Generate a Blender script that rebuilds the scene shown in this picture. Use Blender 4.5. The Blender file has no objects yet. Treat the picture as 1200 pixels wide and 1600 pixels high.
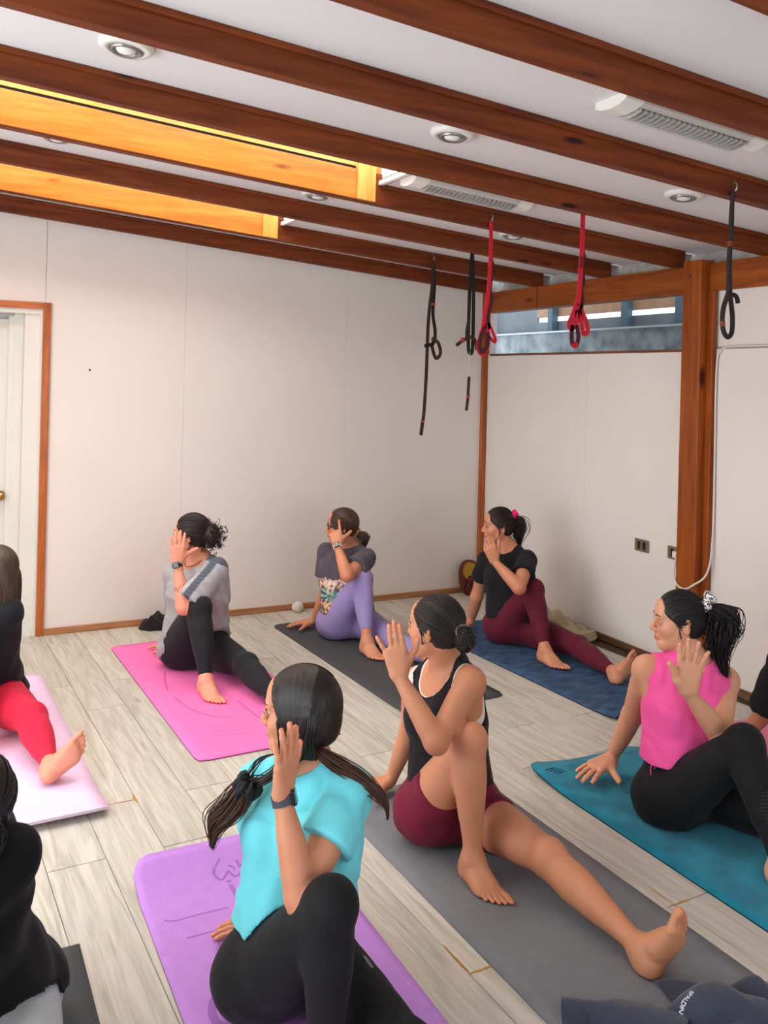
import bpy, bmesh, math, random
import numpy as np
from mathutils import Vector, Matrix

# ---------------------------------------------------------------- camera
scene = bpy.context.scene
COL = scene.collection
YAW, ROLL, CAM_H = math.radians(27.0), math.radians(1.43), 1.65
fw = Vector((math.sin(YAW), math.cos(YAW), 0)); rt0 = Vector((math.cos(YAW), -math.sin(YAW), 0)); up0 = Vector((0, 0, 1))
rt = rt0 * math.cos(ROLL) + up0 * math.sin(ROLL); upv = -rt0 * math.sin(ROLL) + up0 * math.cos(ROLL)
cam_data = bpy.data.cameras.new('camera'); cam = bpy.data.objects.new('camera', cam_data); COL.objects.link(cam)
cam_data.sensor_fit = 'HORIZONTAL'; cam_data.sensor_width = 36.0; cam_data.lens = 36.0 * 1375 / 1200
cam_data.shift_y = -208 / 1200; cam_data.clip_start = 0.05
cam.matrix_world = Matrix(((rt.x, upv.x, -fw.x, 0), (rt.y, upv.y, -fw.y, 0), (rt.z, upv.z, -fw.z, CAM_H), (0, 0, 0, 1)))
scene.camera = cam
# ---------------------------------------------------------------- world, daylight, exposure
world = bpy.data.worlds.new('World'); scene.world = world; world.use_nodes = True
bgn = world.node_tree.nodes['Background']; bgn.inputs[0].default_value = (0.80, 0.88, 1.0, 1); bgn.inputs[1].default_value = 2.5

def area(name, loc, direction, sx, sy, power, color):
    d = bpy.data.lights.new(name, 'AREA'); d.shape = 'RECTANGLE'; d.size = sx; d.size_y = sy; d.energy = power; d.color = color
    o = bpy.data.objects.new(name, d); COL.objects.link(o); o.location = loc
    o.rotation_euler = Vector(direction).to_track_quat('-Z', 'Y').to_euler(); return o

# daylight entering through the glazed door in the left wall; an added fill lamp behind the camera
area('daylight_left_glazing', (-1.98, 2.0, 1.25), (1, 0, -0.10), 3.4, 2.1, 132, (0.86, 0.95, 1.0))
area('rear_fill', (1.2, -1.98, 1.3), (0, 1, 0.0), 3.6, 2.0, 34, (1.0, 0.96, 0.90))
scene.view_settings.view_transform = 'Standard'; scene.view_settings.look = 'None'
scene.view_settings.exposure = -0.28; scene.view_settings.gamma = 1.0; scene.view_settings.use_curve_mapping = False
scene.cycles.use_denoising = True
scene.cycles.max_bounces = 8; scene.cycles.diffuse_bounces = 5; scene.cycles.caustics_reflective = False; scene.cycles.caustics_refractive = False
scene.cycles.sample_clamp_indirect = 8.0

# ---------------------------------------------------------------- helpers
def srgb(r, g, b):
    f = lambda v: (v / 255 / 12.92) if v <= 10 else ((v / 255 + 0.055) / 1.055) ** 2.4
    return (f(r), f(g), f(b), 1.0)

MATS = {}
def mat(name, rgb, rough=0.6, spec=0.4, metal=0.0, var=0.0, vscale=8.0, stretch=(1, 1, 1), bump=0.0, bscale=60.0, bstretch=(1, 1, 1), coat=0.0, sheen=0.0, sss=0.0, alt=None, mix_scale=None, detail=4.0):
    """principled material; var / alt mottle the colour with noise, bump adds fine relief"""
    if name in MATS: return MATS[name]
    m = bpy.data.materials.new(name); m.use_nodes = True; nt = m.node_tree; p = nt.nodes['Principled BSDF']
    c = srgb(*rgb); p.inputs['Base Color'].default_value = c; p.inputs['Roughness'].default_value = rough
    p.inputs['Specular IOR Level'].default_value = spec; p.inputs['Metallic'].default_value = metal
    if coat: p.inputs['Coat Weight'].default_value = coat
    if sheen: p.inputs['Sheen Weight'].default_value = sheen; p.inputs['Sheen Roughness'].default_value = 0.5
    if sss:
        p.inputs['Subsurface Weight'].default_value = sss; p.inputs['Subsurface Radius'].default_value = (0.012, 0.005, 0.003); p.inputs['Subsurface Scale'].default_value = 1.0
    tc = nt.nodes.new('ShaderNodeTexCoord')
    if var or alt:
        mp = nt.nodes.new('ShaderNodeMapping'); mp.inputs['Scale'].default_value = stretch; nt.links.new(tc.outputs['Object'], mp.inputs[0])
        n = nt.nodes.new('ShaderNodeTexNoise'); n.inputs['Scale'].default_value = vscale; n.inputs['Detail'].default_value = detail; nt.links.new(mp.outputs[0], n.inputs['Vector'])
        r = nt.nodes.new('ShaderNodeValToRGB'); r.color_ramp.elements[0].position = 0.3; r.color_ramp.elements[1].position = 0.7
        if alt: r.color_ramp.elements[0].color = srgb(*alt); r.color_ramp.elements[1].color = c
        else:
            r.color_ramp.elements[0].color = tuple(x * (1 - var) for x in c[:3]) + (1,); r.color_ramp.elements[1].color = tuple(min(1, x * (1 + var)) for x in c[:3]) + (1,)
        nt.links.new(n.outputs['Fac'], r.inputs[0]); nt.links.new(r.outputs[0], p.inputs['Base Color'])
    if bump:
        mp2 = nt.nodes.new('ShaderNodeMapping'); mp2.inputs['Scale'].default_value = bstretch; nt.links.new(tc.outputs['Object'], mp2.inputs[0])
        n2 = nt.nodes.new('ShaderNodeTexNoise'); n2.inputs['Scale'].default_value = bscale; n2.inputs['Detail'].default_value = 3.0; nt.links.new(mp2.outputs[0], n2.inputs['Vector'])
        b = nt.nodes.new('ShaderNodeBump'); b.inputs['Strength'].default_value = bump; b.inputs['Distance'].default_value = 0.01
        nt.links.new(n2.outputs['Fac'], b.inputs['Height']); nt.links.new(b.outputs[0], p.inputs['Normal'])
    MATS[name] = m; return m

def tag(o, label=None, cat=None, group=None, kind=None):
    if label: o['label'] = label
    if cat: o['category'] = cat
    if group: o['group'] = group
    if kind: o['kind'] = kind
    return o

def empty(name, loc=(0, 0, 0), rz=0.0):
    o = bpy.data.objects.new(name, None); COL.objects.link(o); o.location = loc; o.rotation_euler = (0, 0, rz); o.empty_display_size = 0.05; return o

class MB:
    """collects shapes into one mesh"""
    def __init__(s): s.v = []; s.f = []
    def add(s, vs, fs):
        n = len(s.v); s.v += [tuple(v) for v in vs]; s.f += [tuple(i + n for i in f) for f in fs]; return s
    def hexa(s, p8): return s.add(p8, [(0, 3, 2, 1), (4, 5, 6, 7), (0, 1, 5, 4), (1, 2, 6, 5), (2, 3, 7, 6), (3, 0, 4, 7)])
    def box(s, x0, x1, y0, y1, z0, z1): return s.hexa([(x0, y0, z0), (x1, y0, z0), (x1, y1, z0), (x0, y1, z0), (x0, y0, z1), (x1, y0, z1), (x1, y1, z1), (x0, y1, z1)])
    def bar(s, x0, x1, y0, y1, zf, h):
        """bar along x whose bottom follows zf(x)"""
        a, b = zf(x0), zf(x1)
        return s.hexa([(x0, y0, a), (x1, y0, b), (x1, y1, b), (x0, y1, a), (x0, y0, a + h), (x1, y0, b + h), (x1, y1, b + h), (x0, y1, a + h)])
    def tube(s, pts, r, n=8, cap=True, flat=None, up=None):
        """round (or flat: width, thickness) section swept along pts"""
        pts = [Vector(p) for p in pts]; k = len(pts); rings = []
        ref = Vector(up) if up is not None else None
        prev = None
        for i, p in enumerate(pts):
            d = (pts[min(i + 1, k - 1)] - pts[max(i - 1, 0)]); d = d.normalized() if d.length > 1e-9 else Vector((0, 0, 1))
            if ref is not None: u = ref - d * ref.dot(d)
            elif prev is None: u = d.orthogonal()
            else: u = prev - d * prev.dot(d)
            u = u.normalized() if u.length > 1e-6 else d.orthogonal().normalized(); prev = u; w = d.cross(u)
            ri = r[i] if isinstance(r, (list, tuple)) else r
            if flat: fw_, ft = flat; prof = [(fw_, -ft), (fw_, ft), (-fw_, ft), (-fw_, -ft)]
            else: prof = [(ri * math.cos(2 * math.pi * j / n), ri * math.sin(2 * math.pi * j / n)) for j in range(n)]
            rings.append([p + u * a + w * b for a, b in prof])
        m = len(rings[0]); vs = [v for R in rings for v in R]
        fs = [(i * m + j, i * m + (j + 1) % m, (i + 1) * m + (j + 1) % m, (i + 1) * m + j) for i in range(k - 1) for j in range(m)]
        if cap: fs += [tuple(range(m))[::-1], tuple(range((k - 1) * m, k * m))]
        return s.add(vs, fs)
    def lathe(s, prof, c=(0, 0, 0), axis=(0, 0, 1), n=24, cap=True):
        q = Vector((0, 0, 1)).rotation_difference(Vector(axis)); c = Vector(c); vs = []
        for r, z in prof:
            for j in range(n): vs.append(c + q @ Vector((r * math.cos(2 * math.pi * j / n), r * math.sin(2 * math.pi * j / n), z)))
        k = len(prof); fs = [(i * n + j, i * n + (j + 1) % n, (i + 1) * n + (j + 1) % n, (i + 1) * n + j) for i in range(k - 1) for j in range(n)]
        if cap: fs += [tuple(range(n))[::-1], tuple(range((k - 1) * n, k * n))]
        return s.add(vs, fs)
    def build(s, name, material, parent=None, smooth=False, bevel=0.0, seg=2):
        me = bpy.data.meshes.new(name); me.from_pydata(s.v, [], s.f); me.validate()
        if material is not None: me.materials.append(material)
        bm = bmesh.new(); bm.from_mesh(me); bmesh.ops.recalc_face_normals(bm, faces=bm.faces); bm.to_mesh(me); bm.free()
        if smooth: me.polygons.foreach_set('use_smooth', [True] * len(me.polygons))
        o = bpy.data.objects.new(name, me); COL.objects.link(o)
        if parent: o.parent = parent
        if bevel:
            md = o.modifiers.new('bevel', 'BEVEL'); md.width = bevel; md.segments = seg; md.limit_method = 'ANGLE'; md.harden_normals = False
        return o
def box(name, x0, x1, y0, y1, z0, z1, m, parent=None, bevel=0.0): return MB().box(x0, x1, y0, y1, z0, z1).build(name, m, parent, bevel=bevel)
def catmull(pts, n=8):
    pts = [Vector(p) for p in pts]; out = []
    for i in range(len(pts) - 1):
        p0, p1, p2, p3 = pts[max(i - 1, 0)], pts[i], pts[i + 1], pts[min(i + 2, len(pts) - 1)]
        for j in range(n):
            t = j / n; out.append(0.5 * ((2 * p1) + (p2 - p0) * t + (2 * p0 - 5 * p1 + 4 * p2 - p3) * t * t + (3 * p1 - p0 - 3 * p2 + p3) * t ** 3))
    out.append(pts[-1]); return out
# ================================================================ ROOM
XL, XR, YN, YB = -1.9, 3.88, -1.9, 5.83
SL = -0.0746
zb = lambda x: 2.629 + SL * x            # underside of the rafters (the roof falls to the right)
CEIL = 0.10                              # ceiling boards sit this far above the rafter undersides
ZSILL, ZHEAD = 1.862, 2.187

def wood(name, rgb, dark, axis='x', scale=1.0, rough=0.35, coat=0.25, knots=True):
    """pine: stretched grain plus scattered knots"""
    if name in MATS: return MATS[name]
    m = bpy.data.materials.new(name); m.use_nodes = True; nt = m.node_tree; p = nt.nodes['Principled BSDF']; N = nt.nodes.new; L = nt.links.new
    tc = N('ShaderNodeTexCoord'); mp = N('ShaderNodeMapping'); L(tc.outputs['Object'], mp.inputs[0])
    st = {'x': (0.7, 9, 9), 'y': (9, 0.7, 9), 'z': (9, 9, 0.7)}[axis]; mp.inputs['Scale'].default_value = tuple(v * scale for v in st)
    n = N('ShaderNodeTexNoise'); n.inputs['Scale'].default_value = 2.2; n.inputs['Detail'].default_value = 6; n.inputs['Distortion'].default_value = 0.6; L(mp.outputs[0], n.inputs['Vector'])
    r = N('ShaderNodeValToRGB'); r.color_ramp.elements[0].position = 0.32; r.color_ramp.elements[1].position = 0.62; r.color_ramp.elements[0].color = srgb(*dark); r.color_ramp.elements[1].color = srgb(*rgb); L(n.outputs['Fac'], r.inputs[0])
    w = N('ShaderNodeTexNoise'); w.inputs['Scale'].default_value = 9.0; w.inputs['Detail'].default_value = 3; L(mp.outputs[0], w.inputs['Vector'])
    mx = N('ShaderNodeMix'); mx.data_type = 'RGBA'; mx.blend_type = 'MULTIPLY'; mx.inputs[0].default_value = 0.35; L(r.outputs[0], mx.inputs[6]); 
    r2 = N('ShaderNodeValToRGB'); r2.color_ramp.elements[0].position = 0.35; r2.color_ramp.elements[0].color = (0.55, 0.45, 0.38, 1); r2.color_ramp.elements[1].position = 0.6; L(w.outputs['Fac'], r2.inputs[0]); L(r2.outputs[0], mx.inputs[7])
    out = mx.outputs[2]
    if knots:
        mk = N('ShaderNodeMapping'); kst = {'x': (2.1, 6.5, 8.5), 'y': (4.2, 1.5, 5.5), 'z': (4.2, 5.5, 1.5)}[axis]; mk.inputs['Scale'].default_value = tuple(v * scale for v in kst); L(tc.outputs['Object'], mk.inputs[0])
        v = N('ShaderNodeTexVoronoi'); v.inputs['Scale'].default_value = 1.0; L(mk.outputs[0], v.inputs['Vector'])
        kr = N('ShaderNodeValToRGB'); kr.color_ramp.elements[0].position = 0.05; kr.color_ramp.elements[0].color = (1, 1, 1, 1); kr.color_ramp.elements[1].position = 0.13; kr.color_ramp.elements[1].color = (0, 0, 0, 1); L(v.outputs['Distance'], kr.inputs[0])
        m2 = N('ShaderNodeMix'); m2.data_type = 'RGBA'; L(kr.outputs[0], m2.inputs[0]); L(out, m2.inputs[6]); m2.inputs[7].default_value = srgb(max(dark[0] - 60, 20), max(dark[1] - 40, 10), max(dark[2] - 20, 5)); out = m2.outputs[2]
    L(out, p.inputs['Base Color']); p.inputs['Roughness'].default_value = rough; p.inputs['Coat Weight'].default_value = coat; p.inputs['Coat Roughness'].default_value = 0.25; p.inputs['Specular IOR Level'].default_value = 0.25
    b = N('ShaderNodeBump'); b.inputs['Strength'].default_value = 0.15; b.inputs['Distance'].default_value = 0.004; L(n.outputs['Fac'], b.inputs['Height']); L(b.outputs[0], p.inputs['Normal'])
    MATS[name] = m; return m
W_BEAM = wood('varnished pine beams', (124, 58, 22), (92, 38, 12), 'x', rough=0.6, coat=0.0)
W_HEAD = wood('varnished pine header', (158, 82, 28), (124, 56, 14), 'y', rough=0.45, coat=0.08)
W_POST = wood('varnished pine post', (160, 82, 26), (126, 58, 14), 'z', rough=0.45, coat=0.08)
W_TRIM = wood('varnished pine trim', (188, 104, 48), (150, 76, 32), 'z', knots=False)
W_BASE = wood('pine baseboard', (186, 132, 92), (150, 96, 60), 'x', knots=False)
M_WALL = mat('white painted wall', (226, 219, 212), 0.75, 0.25, var=0.03, vscale=1.3, bump=0.05, bscale=25)
M_CEIL = mat('white ceiling board', (220, 217, 216), 0.8, 0.2, var=0.02, vscale=1.5)
M_DARK = mat('dark gap', (26, 22, 20), 0.9, 0.1)

# ---- floor: every laminate plank is a piece
floor = box('floor', XL, 3.9, YN, YB + 0.1, -0.06, -0.009, mat('dark floor joint', (92, 78, 60), 0.9, 0.1)); tag(floor, kind='structure')  # brown base that shows as dark joints between the planks
def plank_material():
    m = bpy.data.materials.new('grey oak laminate'); m.use_nodes = True; nt = m.node_tree; p = nt.nodes['Principled BSDF']; N = nt.nodes.new; L = nt.links.new
    tc = N('ShaderNodeTexCoord'); oi = N('ShaderNodeObjectInfo'); ad = N('ShaderNodeVectorMath'); ad.operation = 'ADD'
    sc = N('ShaderNodeVectorMath'); sc.operation = 'SCALE'; cmb = N('ShaderNodeCombineXYZ'); L(oi.outputs['Random'], cmb.inputs[0]); L(oi.outputs['Random'], cmb.inputs[1]); L(cmb.outputs[0], sc.inputs[0]); sc.inputs['Scale'].default_value = 37.0
    L(tc.outputs['Object'], ad.inputs[0]); L(sc.outputs[0], ad.inputs[1])
    mp = N('ShaderNodeMapping'); mp.inputs['Scale'].default_value = (16, 1.4, 1); L(ad.outputs[0], mp.inputs[0])
    n = N('ShaderNodeTexNoise'); n.inputs['Scale'].default_value = 1.6; n.inputs['Detail'].default_value = 7; n.inputs['Distortion'].default_value = 1.4; L(mp.outputs[0], n.inputs['Vector'])
    r = N('ShaderNodeValToRGB'); e = r.color_ramp.elements; e[0].position = 0.28; e[0].color = srgb(174, 168, 154); e[1].position = 0.62; e[1].color = srgb(204, 198, 188); L(n.outputs['Fac'], r.inputs[0])
    mp2 = N('ShaderNodeMapping'); mp2.inputs['Scale'].default_value = (60, 2.5, 1); L(ad.outputs[0], mp2.inputs[0])
    n2 = N('ShaderNodeTexNoise'); n2.inputs['Scale'].default_value = 1.5; n2.inputs['Detail'].default_value = 4; n2.inputs['Distortion'].default_value = 0.8; L(mp2.outputs[0], n2.inputs['Vector'])
    r2 = N('ShaderNodeValToRGB'); r2.color_ramp.elements[0].position = 0.33; r2.color_ramp.elements[0].color = (0.72, 0.68, 0.62, 1); r2.color_ramp.elements[1].position = 0.52; L(n2.outputs['Fac'], r2.inputs[0])
    mx = N('ShaderNodeMix'); mx.data_type = 'RGBA'; mx.blend_type = 'MULTIPLY'; mx.inputs[0].default_value = 0.5; L(r.outputs[0], mx.inputs[6]); L(r2.outputs[0], mx.inputs[7])
    hv = N('ShaderNodeHueSaturation'); mr = N('ShaderNodeMapRange'); mr.inputs[3].default_value = 0.93; mr.inputs[4].default_value = 1.06; L(oi.outputs['Random'], mr.inputs[0]); L(mr.outputs[0], hv.inputs['Value']); L(mx.outputs[2], hv.inputs['Color'])
    # knots
    mk = N('ShaderNodeMapping'); mk.inputs['Scale'].default_value = (6, 1.6, 1); L(ad.outputs[0], mk.inputs[0]); v = N('ShaderNodeTexVoronoi'); v.inputs['Scale'].default_value = 1.0; L(mk.outputs[0], v.inputs['Vector'])
    kr = N('ShaderNodeValToRGB'); kr.color_ramp.elements[0].position = 0.02; kr.color_ramp.elements[0].color = (0.75, 0.75, 0.75, 1); kr.color_ramp.elements[1].position = 0.11; kr.color_ramp.elements[1].color = (0, 0, 0, 1); L(v.outputs['Distance'], kr.inputs[0])
    m2 = N('ShaderNodeMix'); m2.data_type = 'RGBA'; L(kr.outputs[0], m2.inputs[0]); L(hv.outputs[0], m2.inputs[6]); m2.inputs[7].default_value = srgb(140, 124, 100)
    L(m2.outputs[2], p.inputs['Base Color']); p.inputs['Roughness'].default_value = 0.5; p.inputs['Specular IOR Level'].default_value = 0.4
    b = N('ShaderNodeBump'); b.inputs['Strength'].default_value = 0.2; b.inputs['Distance'].default_value = 0.002; L(n2.outputs['Fac'], b.inputs['Height']); L(b.outputs[0], p.inputs['Normal'])
    return m
M_PLANK = plank_material()
PA = math.radians(2.4); PW, PLN = 0.191, 1.39
pdir = Vector((-math.sin(PA), math.cos(PA), 0)); pnor = Vector((math.cos(PA), math.sin(PA), 0))
pm = MB().box(-PW / 2 + 0.001, PW / 2 - 0.001, -PLN / 2 + 0.0012, PLN / 2 - 0.0012, -0.009, 0.0).build('plank', M_PLANK)
pmesh = pm.data; bpy.data.objects.remove(pm)
def _bev(me, w):
    bm = bmesh.new(); bm.from_mesh(me); es = [e for e in bm.edges if all(abs(v.co.z) < 1e-6 for v in e.verts)]
    bmesh.ops.bevel(bm, geom=es, offset=w, segments=1, affect='EDGES'); bm.to_mesh(me); bm.free()
_bev(pmesh, 0.0012)
random.seed(4)
for r in range(-12, 19):
    u = 0.49 + (r + 0.5) * PW
    ph = 4.84 if r % 2 else 4.456
    for k in range(-2, 6):
        c = ph - PLN * (k + 0.5) + 0.0
        # joint heights were read along y at x near the row, so slide to the row
        P = pnor * u + pdir * (c * math.cos(PA) + 0.0)
        P = Vector((u / math.cos(PA) - math.tan(PA) * c, c, 0))
        if not (XL - 0.2 < P.x < 3.85 and YN - 0.2 < P.y < YB + 0.6): continue
        o = bpy.data.objects.new('plank', pmesh); COL.objects.link(o); o.parent = floor; o.location = (P.x, P.y, 0.0); o.rotation_euler = (0, 0, PA)
# worn caramel-coloured chips along the plank joints
M_CHIP = mat('worn caramel plank edge', (176, 130, 66), 0.7, 0.2, var=0.25, vscale=60)
def chip(x, y, w, l, a=0.0, seed=1):
    rnd = random.Random(seed); n = 9; top = []; bot = []
    for i in range(n):
        t = i / (n - 1) - 0.5; top.append((t * l, w * (0.3 + 0.7 * rnd.random()) * (1 - abs(2 * t) ** 3), 0)); bot.append((t * l, -w * (0.2 + 0.5 * rnd.random()) * (1 - abs(2 * t) ** 3), 0))
    mb = MB(); vs = [(p[0], p[1], 0.0008) for p in top] + [(p[0], p[1], 0.0008) for p in bot] + [(p[0], p[1], -0.001) for p in top] + [(p[0], p[1], -0.001) for p in bot]
    fs = [(i, i + 1, n + i + 1, n + i) for i in range(n - 1)] + [(2 * n + i, 3 * n + i, 3 * n + i + 1, 2 * n + i + 1) for i in range(n - 1)] + [(i, 2 * n + i, 2 * n + i + 1, i + 1) for i in range(n - 1)] + [(n + i, n + i + 1, 3 * n + i + 1, 3 * n + i) for i in range(n - 1)]
    mb.add(vs, fs); o = mb.build('worn_edge', M_CHIP, floor); o.location = (x, y, 0); o.rotation_euler = (0, 0, a)
chip(1.405, 2.055, 0.007, 0.10, 0.0, 1); chip(1.362, 2.12, 0.006, 0.16, math.pi / 2 + PA, 2); chip(2.15, 2.056, 0.007, 0.11, 0, 3); chip(0.725, 3.46, 0.008, 0.09, math.pi / 2 + PA, 4); chip(0.92, 3.07, 0.006, 0.06, 0, 5); chip(1.76, 4.87, 0.005, 0.14, 0, 6); chip(0.69, 3.447, 0.006, 0.07, 0, 7); chip(2.13, 2.12, 0.004, 0.12, math.pi / 2, 8)

# ---- back wall: boarded panels round the door recess
wall_back = box('wall_back', 0.60, 3.98, YB + 0.012, YB + 0.12, -0.05, 2.75, M_WALL); tag(wall_back, kind='structure')
box('wall_back_above_door', XL, 0.60, YB + 0.012, YB + 0.12, 2.03, 2.9, M_WALL, wall_back)
box('wall_back_beside_door', XL, -0.45, YB + 0.012, YB + 0.12, -0.05, 2.03, M_WALL, wall_back)
edges = [0.60, 1.475, 2.655, 3.845]
for a, b_ in zip(edges[:-1], edges[1:]):
    mbp = MB().hexa([(a + .0005, YB, 0), (b_ - .0005, YB, 0), (b_ - .0005, YB + .012, 0), (a + .0005, YB + .012, 0), (a + .0005, YB, zb(a) + .09), (b_ - .0005, YB, zb(b_) + .09), (b_ - .0005, YB + .012, zb(b_) + .09), (a + .0005, YB + .012, zb(a) + .09)])
    mbp.build('panel', M_WALL, wall_back)
MB().hexa([(-0.6, YB, 2.05), (0.598, YB, 2.05), (0.598, YB + .012, 2.05), (-0.6, YB + .012, 2.05), (-0.6, YB, zb(-0.6) + .09), (0.598, YB, zb(.598) + .09), (0.598, YB + .012, zb(.598) + .09), (-0.6, YB + .012, zb(-.6) + .09)]).build('panel', M_WALL, wall_back)
M_SMUDGE = mat('wall scuff', (196, 190, 184), 0.8, 0.2, var=0.1, vscale=30)
# nail in the wall
MB().lathe([(0.004, 0), (0.004, 0.012), (0.007, 0.012), (0.0, 0.014)], (0.87, YB, 1.66), (0, -1, 0), 8).build('nail', mat('dark metal', (70, 60, 55), 0.4, 0.5, 0.8), wall_back)
# baseboard
bb = MB().box(0.625, 3.83, YB - 0.014, YB, 0.0, 0.042).build('baseboard_back', W_BASE, bevel=0.004); tag(bb, kind='structure')

# ---- right wall
wall_right = box('wall_right', XR, XR + 0.1, YN, YB + 0.1, -0.05, ZSILL - 0.012, M_WALL); tag(wall_right, kind='structure')
ed = [5.80, 4.612, 3.70]
for a, b_ in zip(ed[:-1], ed[1:]): MB().box(XR - 0.010, XR, b_ + .0006, a - .0006, 0.0, ZSILL - .012).build('panel', M_WALL, wall_right)
ed = [3.56, 2.4, 1.2, 0.0, -1.2]
for a, b_ in zip(ed[:-1], ed[1:]): MB().box(XR - 0.010, XR, b_ + .0006, a - .0006, 0.0, ZSILL).build('panel', M_WALL, wall_right)
MB().box(XR + 0.002, XR + 0.1, YN, 3.56, ZSILL + 0.012, ZHEAD + 0.02).build('upper_wall', M_WALL, wall_right)
MB().box(XR - 0.006, XR + 0.01, YN, 3.56, ZSILL, ZSILL + 0.012).build('ledge', mat('grey ledge', (150, 140, 132), 0.7), wall_right)
hd = MB().box(XR - 0.03, XR + 0.07, YN, YB - 0.03, ZHEAD, 2.345).build('header_beam', W_HEAD, wall_right, bevel=0.003)
box('header_joint', XR - 0.0308, XR + 0.0, 5.155, 5.160, ZHEAD, 2.345, M_DARK, wall_right)
po = MB().box(XR - 0.10, XR - 0.0, 3.565, 3.70, 0.0, 2.36).build('post', W_POST, wall_right, bevel=0.004)
MB().box(XR - 0.045, XR - 0.012, 3.525, 3.565, 0.0, ZHEAD).build('post_batten', W_POST, wall_right, bevel=0.003)
MB().lathe([(0.0, 0), (0.008, 0.0), (0.008, 0.002), (0.0, 0.003)], (XR - 0.1, 3.645, 2.275), (-1, 0, 0), 12, cap=False).build('bolt_head', mat('dark metal', (70, 60, 55), 0.4, 0.5, 0.8), wall_right)
MB().box(XR - 0.014, XR - 0.002, 3.70, YB - 0.06, ZSILL - 0.012, ZSILL + 0.004).build('window_ledge', wood('dark sill', (120, 70, 50), (90, 50, 36), 'y', knots=False), wall_right)
bbr = MB().box(XR - 0.022, XR - 0.010, YN, 3.56, 0, 0.045).box(XR - 0.022, XR - 0.010, 3.70, YB - 0.014, 0, 0.045).build('baseboard_right', wood('dark baseboard', (128, 92, 66), (92, 62, 44), 'y', knots=False), bevel=0.003); tag(bbr, kind='structure')
tr = MB().box(XR - 0.055, XR - 0.010, YB - 0.028, YB, 0, ZSILL).build('trim_1', W_TRIM, bevel=0.004); tag(tr, kind='structure')
tr2 = MB().box(XR - 0.055, XR - 0.012, YB - 0.045, YB, ZSILL, 2.36).build('corner_block', W_POST, tr)

# ---- high strip window and what stands outside it
win = empty('window_1', (XR + 0.03, 4.7, ZSILL)); tag(win, kind='structure')
def glass_mat():
    m = bpy.data.materials.new('window glass'); m.use_nodes = True; p = m.node_tree.nodes['Principled BSDF']
    p.inputs['Base Color'].default_value = (0.92, 0.96, 0.97, 1); p.inputs['Roughness'].default_value = 0.03; p.inputs['Transmission Weight'].default_value = 1.0; p.inputs['IOR'].default_value = 1.02; return m
M_GLASS = glass_mat(); MATS['window glass'] = M_GLASS
MB().box(0.0, 0.004, -0.98, 1.05, 0.0, ZHEAD - ZSILL).build('pane', M_GLASS, win)
outside = empty('outside_wall', (XR + 0.62, 4.6, 0)); tag(outside, 'mottled grey metal sheeting wall outside the high strip window', 'outdoor wall')
M_ZINC = mat('weathered zinc', (176, 182, 182), 0.5, 0.4, 0.2, alt=(104, 112, 116), vscale=7, bump=0.1, bscale=20)
M_OUTB = mat('outside grey boards', (136, 140, 142), 0.6, 0.3, var=0.15, vscale=5)
M_POSTB = mat('blue grey posts', (96, 118, 130), 0.5)
M_TERRA = mat('outside terracotta boards', (196, 150, 118), 0.7, var=0.12, vscale=9)
MB().box(0, 0.04, -2.4, 3.2, 1.2, 2.075).build('metal_sheet', M_ZINC, outside)
MB().box(-0.02, 0.0, -2.4, 3.2, 2.062, 2.075).build('sheet_flashing', mat('pale flashing', (214, 220, 222), 0.3, 0.5, 0.4), outside)
MB().box(0.10, 0.12, 1.55, 3.2, 2.0, 2.9).build('grey_board', M_OUTB, outside)
MB().box(0.10, 0.12, -2.4, 1.55, 2.205, 2.9).build('terracotta_board', M_TERRA, outside)
MB().box(0.10, 0.12, -2.4, 1.55, 2.0, 2.165).build('lower_board', M_OUTB, outside)
for y in (-0.9, -0.12, 0.42, 1.3, 2.2): MB().box(0.04, 0.10, y - 0.03, y + 0.03, 2.0, 2.9).build('post', M_POSTB, outside)
# galvanised flashing that closes the gap over the header
fl = MB().add([(XR + 0.08, YN, 2.33), (XR + 0.08, YB, 2.33), (XR + 0.16, YB, 2.56), (XR + 0.16, YN, 2.56), (XR + 0.085, YN, 2.33), (XR + 0.085, YB, 2.33), (XR + 0.165, YB, 2.56), (XR + 0.165, YN, 2.56)], [(0, 1, 2, 3), (7, 6, 5, 4), (0, 4, 5, 1), (3, 2, 6, 7), (0, 3, 7, 4), (1, 5, 6, 2)]).build('flashing', mat('galvanised flashing', (212, 208, 200), 0.4, 0.5, 0.2, alt=(172, 170, 164), vscale=24, bump=0.25, bscale=30), wall_right)

# ---- walls behind and left of the camera, with left glazing and a rear window added for the fill
M_FRAME = mat('white window frame', (226, 224, 220), 0.5)
wall_left = MB().box(XL - 0.1, XL, YN - .1, 0.25, -0.05, 3.0).box(XL - 0.1, XL, 3.75, YB + .1, -0.05, 3.0).box(XL - 0.1, XL, 0.25, 3.75, 2.32, 3.0).box(XL - 0.1, XL, 0.25, 3.75, -0.05, 0.18).build('wall_left', M_WALL); tag(wall_left, kind='structure')
w2 = empty('window_2', (XL - 0.05, 2.0, 0.18)); tag(w2, kind='structure')
for y in (-1.75, -0.875, 0, 0.875, 1.75): MB().box(-0.03, 0.03, y - 0.025, y + 0.025, 0.0, 2.14).build('mullion', M_FRAME, w2)
for z in (0.02, 2.12): MB().box(-0.03, 0.03, -1.75, 1.75, z - 0.02, z + 0.02).build('rail', M_FRAME, w2)
wall_front = MB().box(XL, -0.65, YN - 0.1, YN, -0.05, 3.0).box(3.05, XR + .1, YN - .1, YN, -0.05, 3.0).box(-0.65, 3.05, YN - .1, YN, 2.35, 3.0).box(-0.65, 3.05, YN - .1, YN, -0.05, 0.25).build('wall_front', M_WALL); tag(wall_front, kind='structure')
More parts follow.
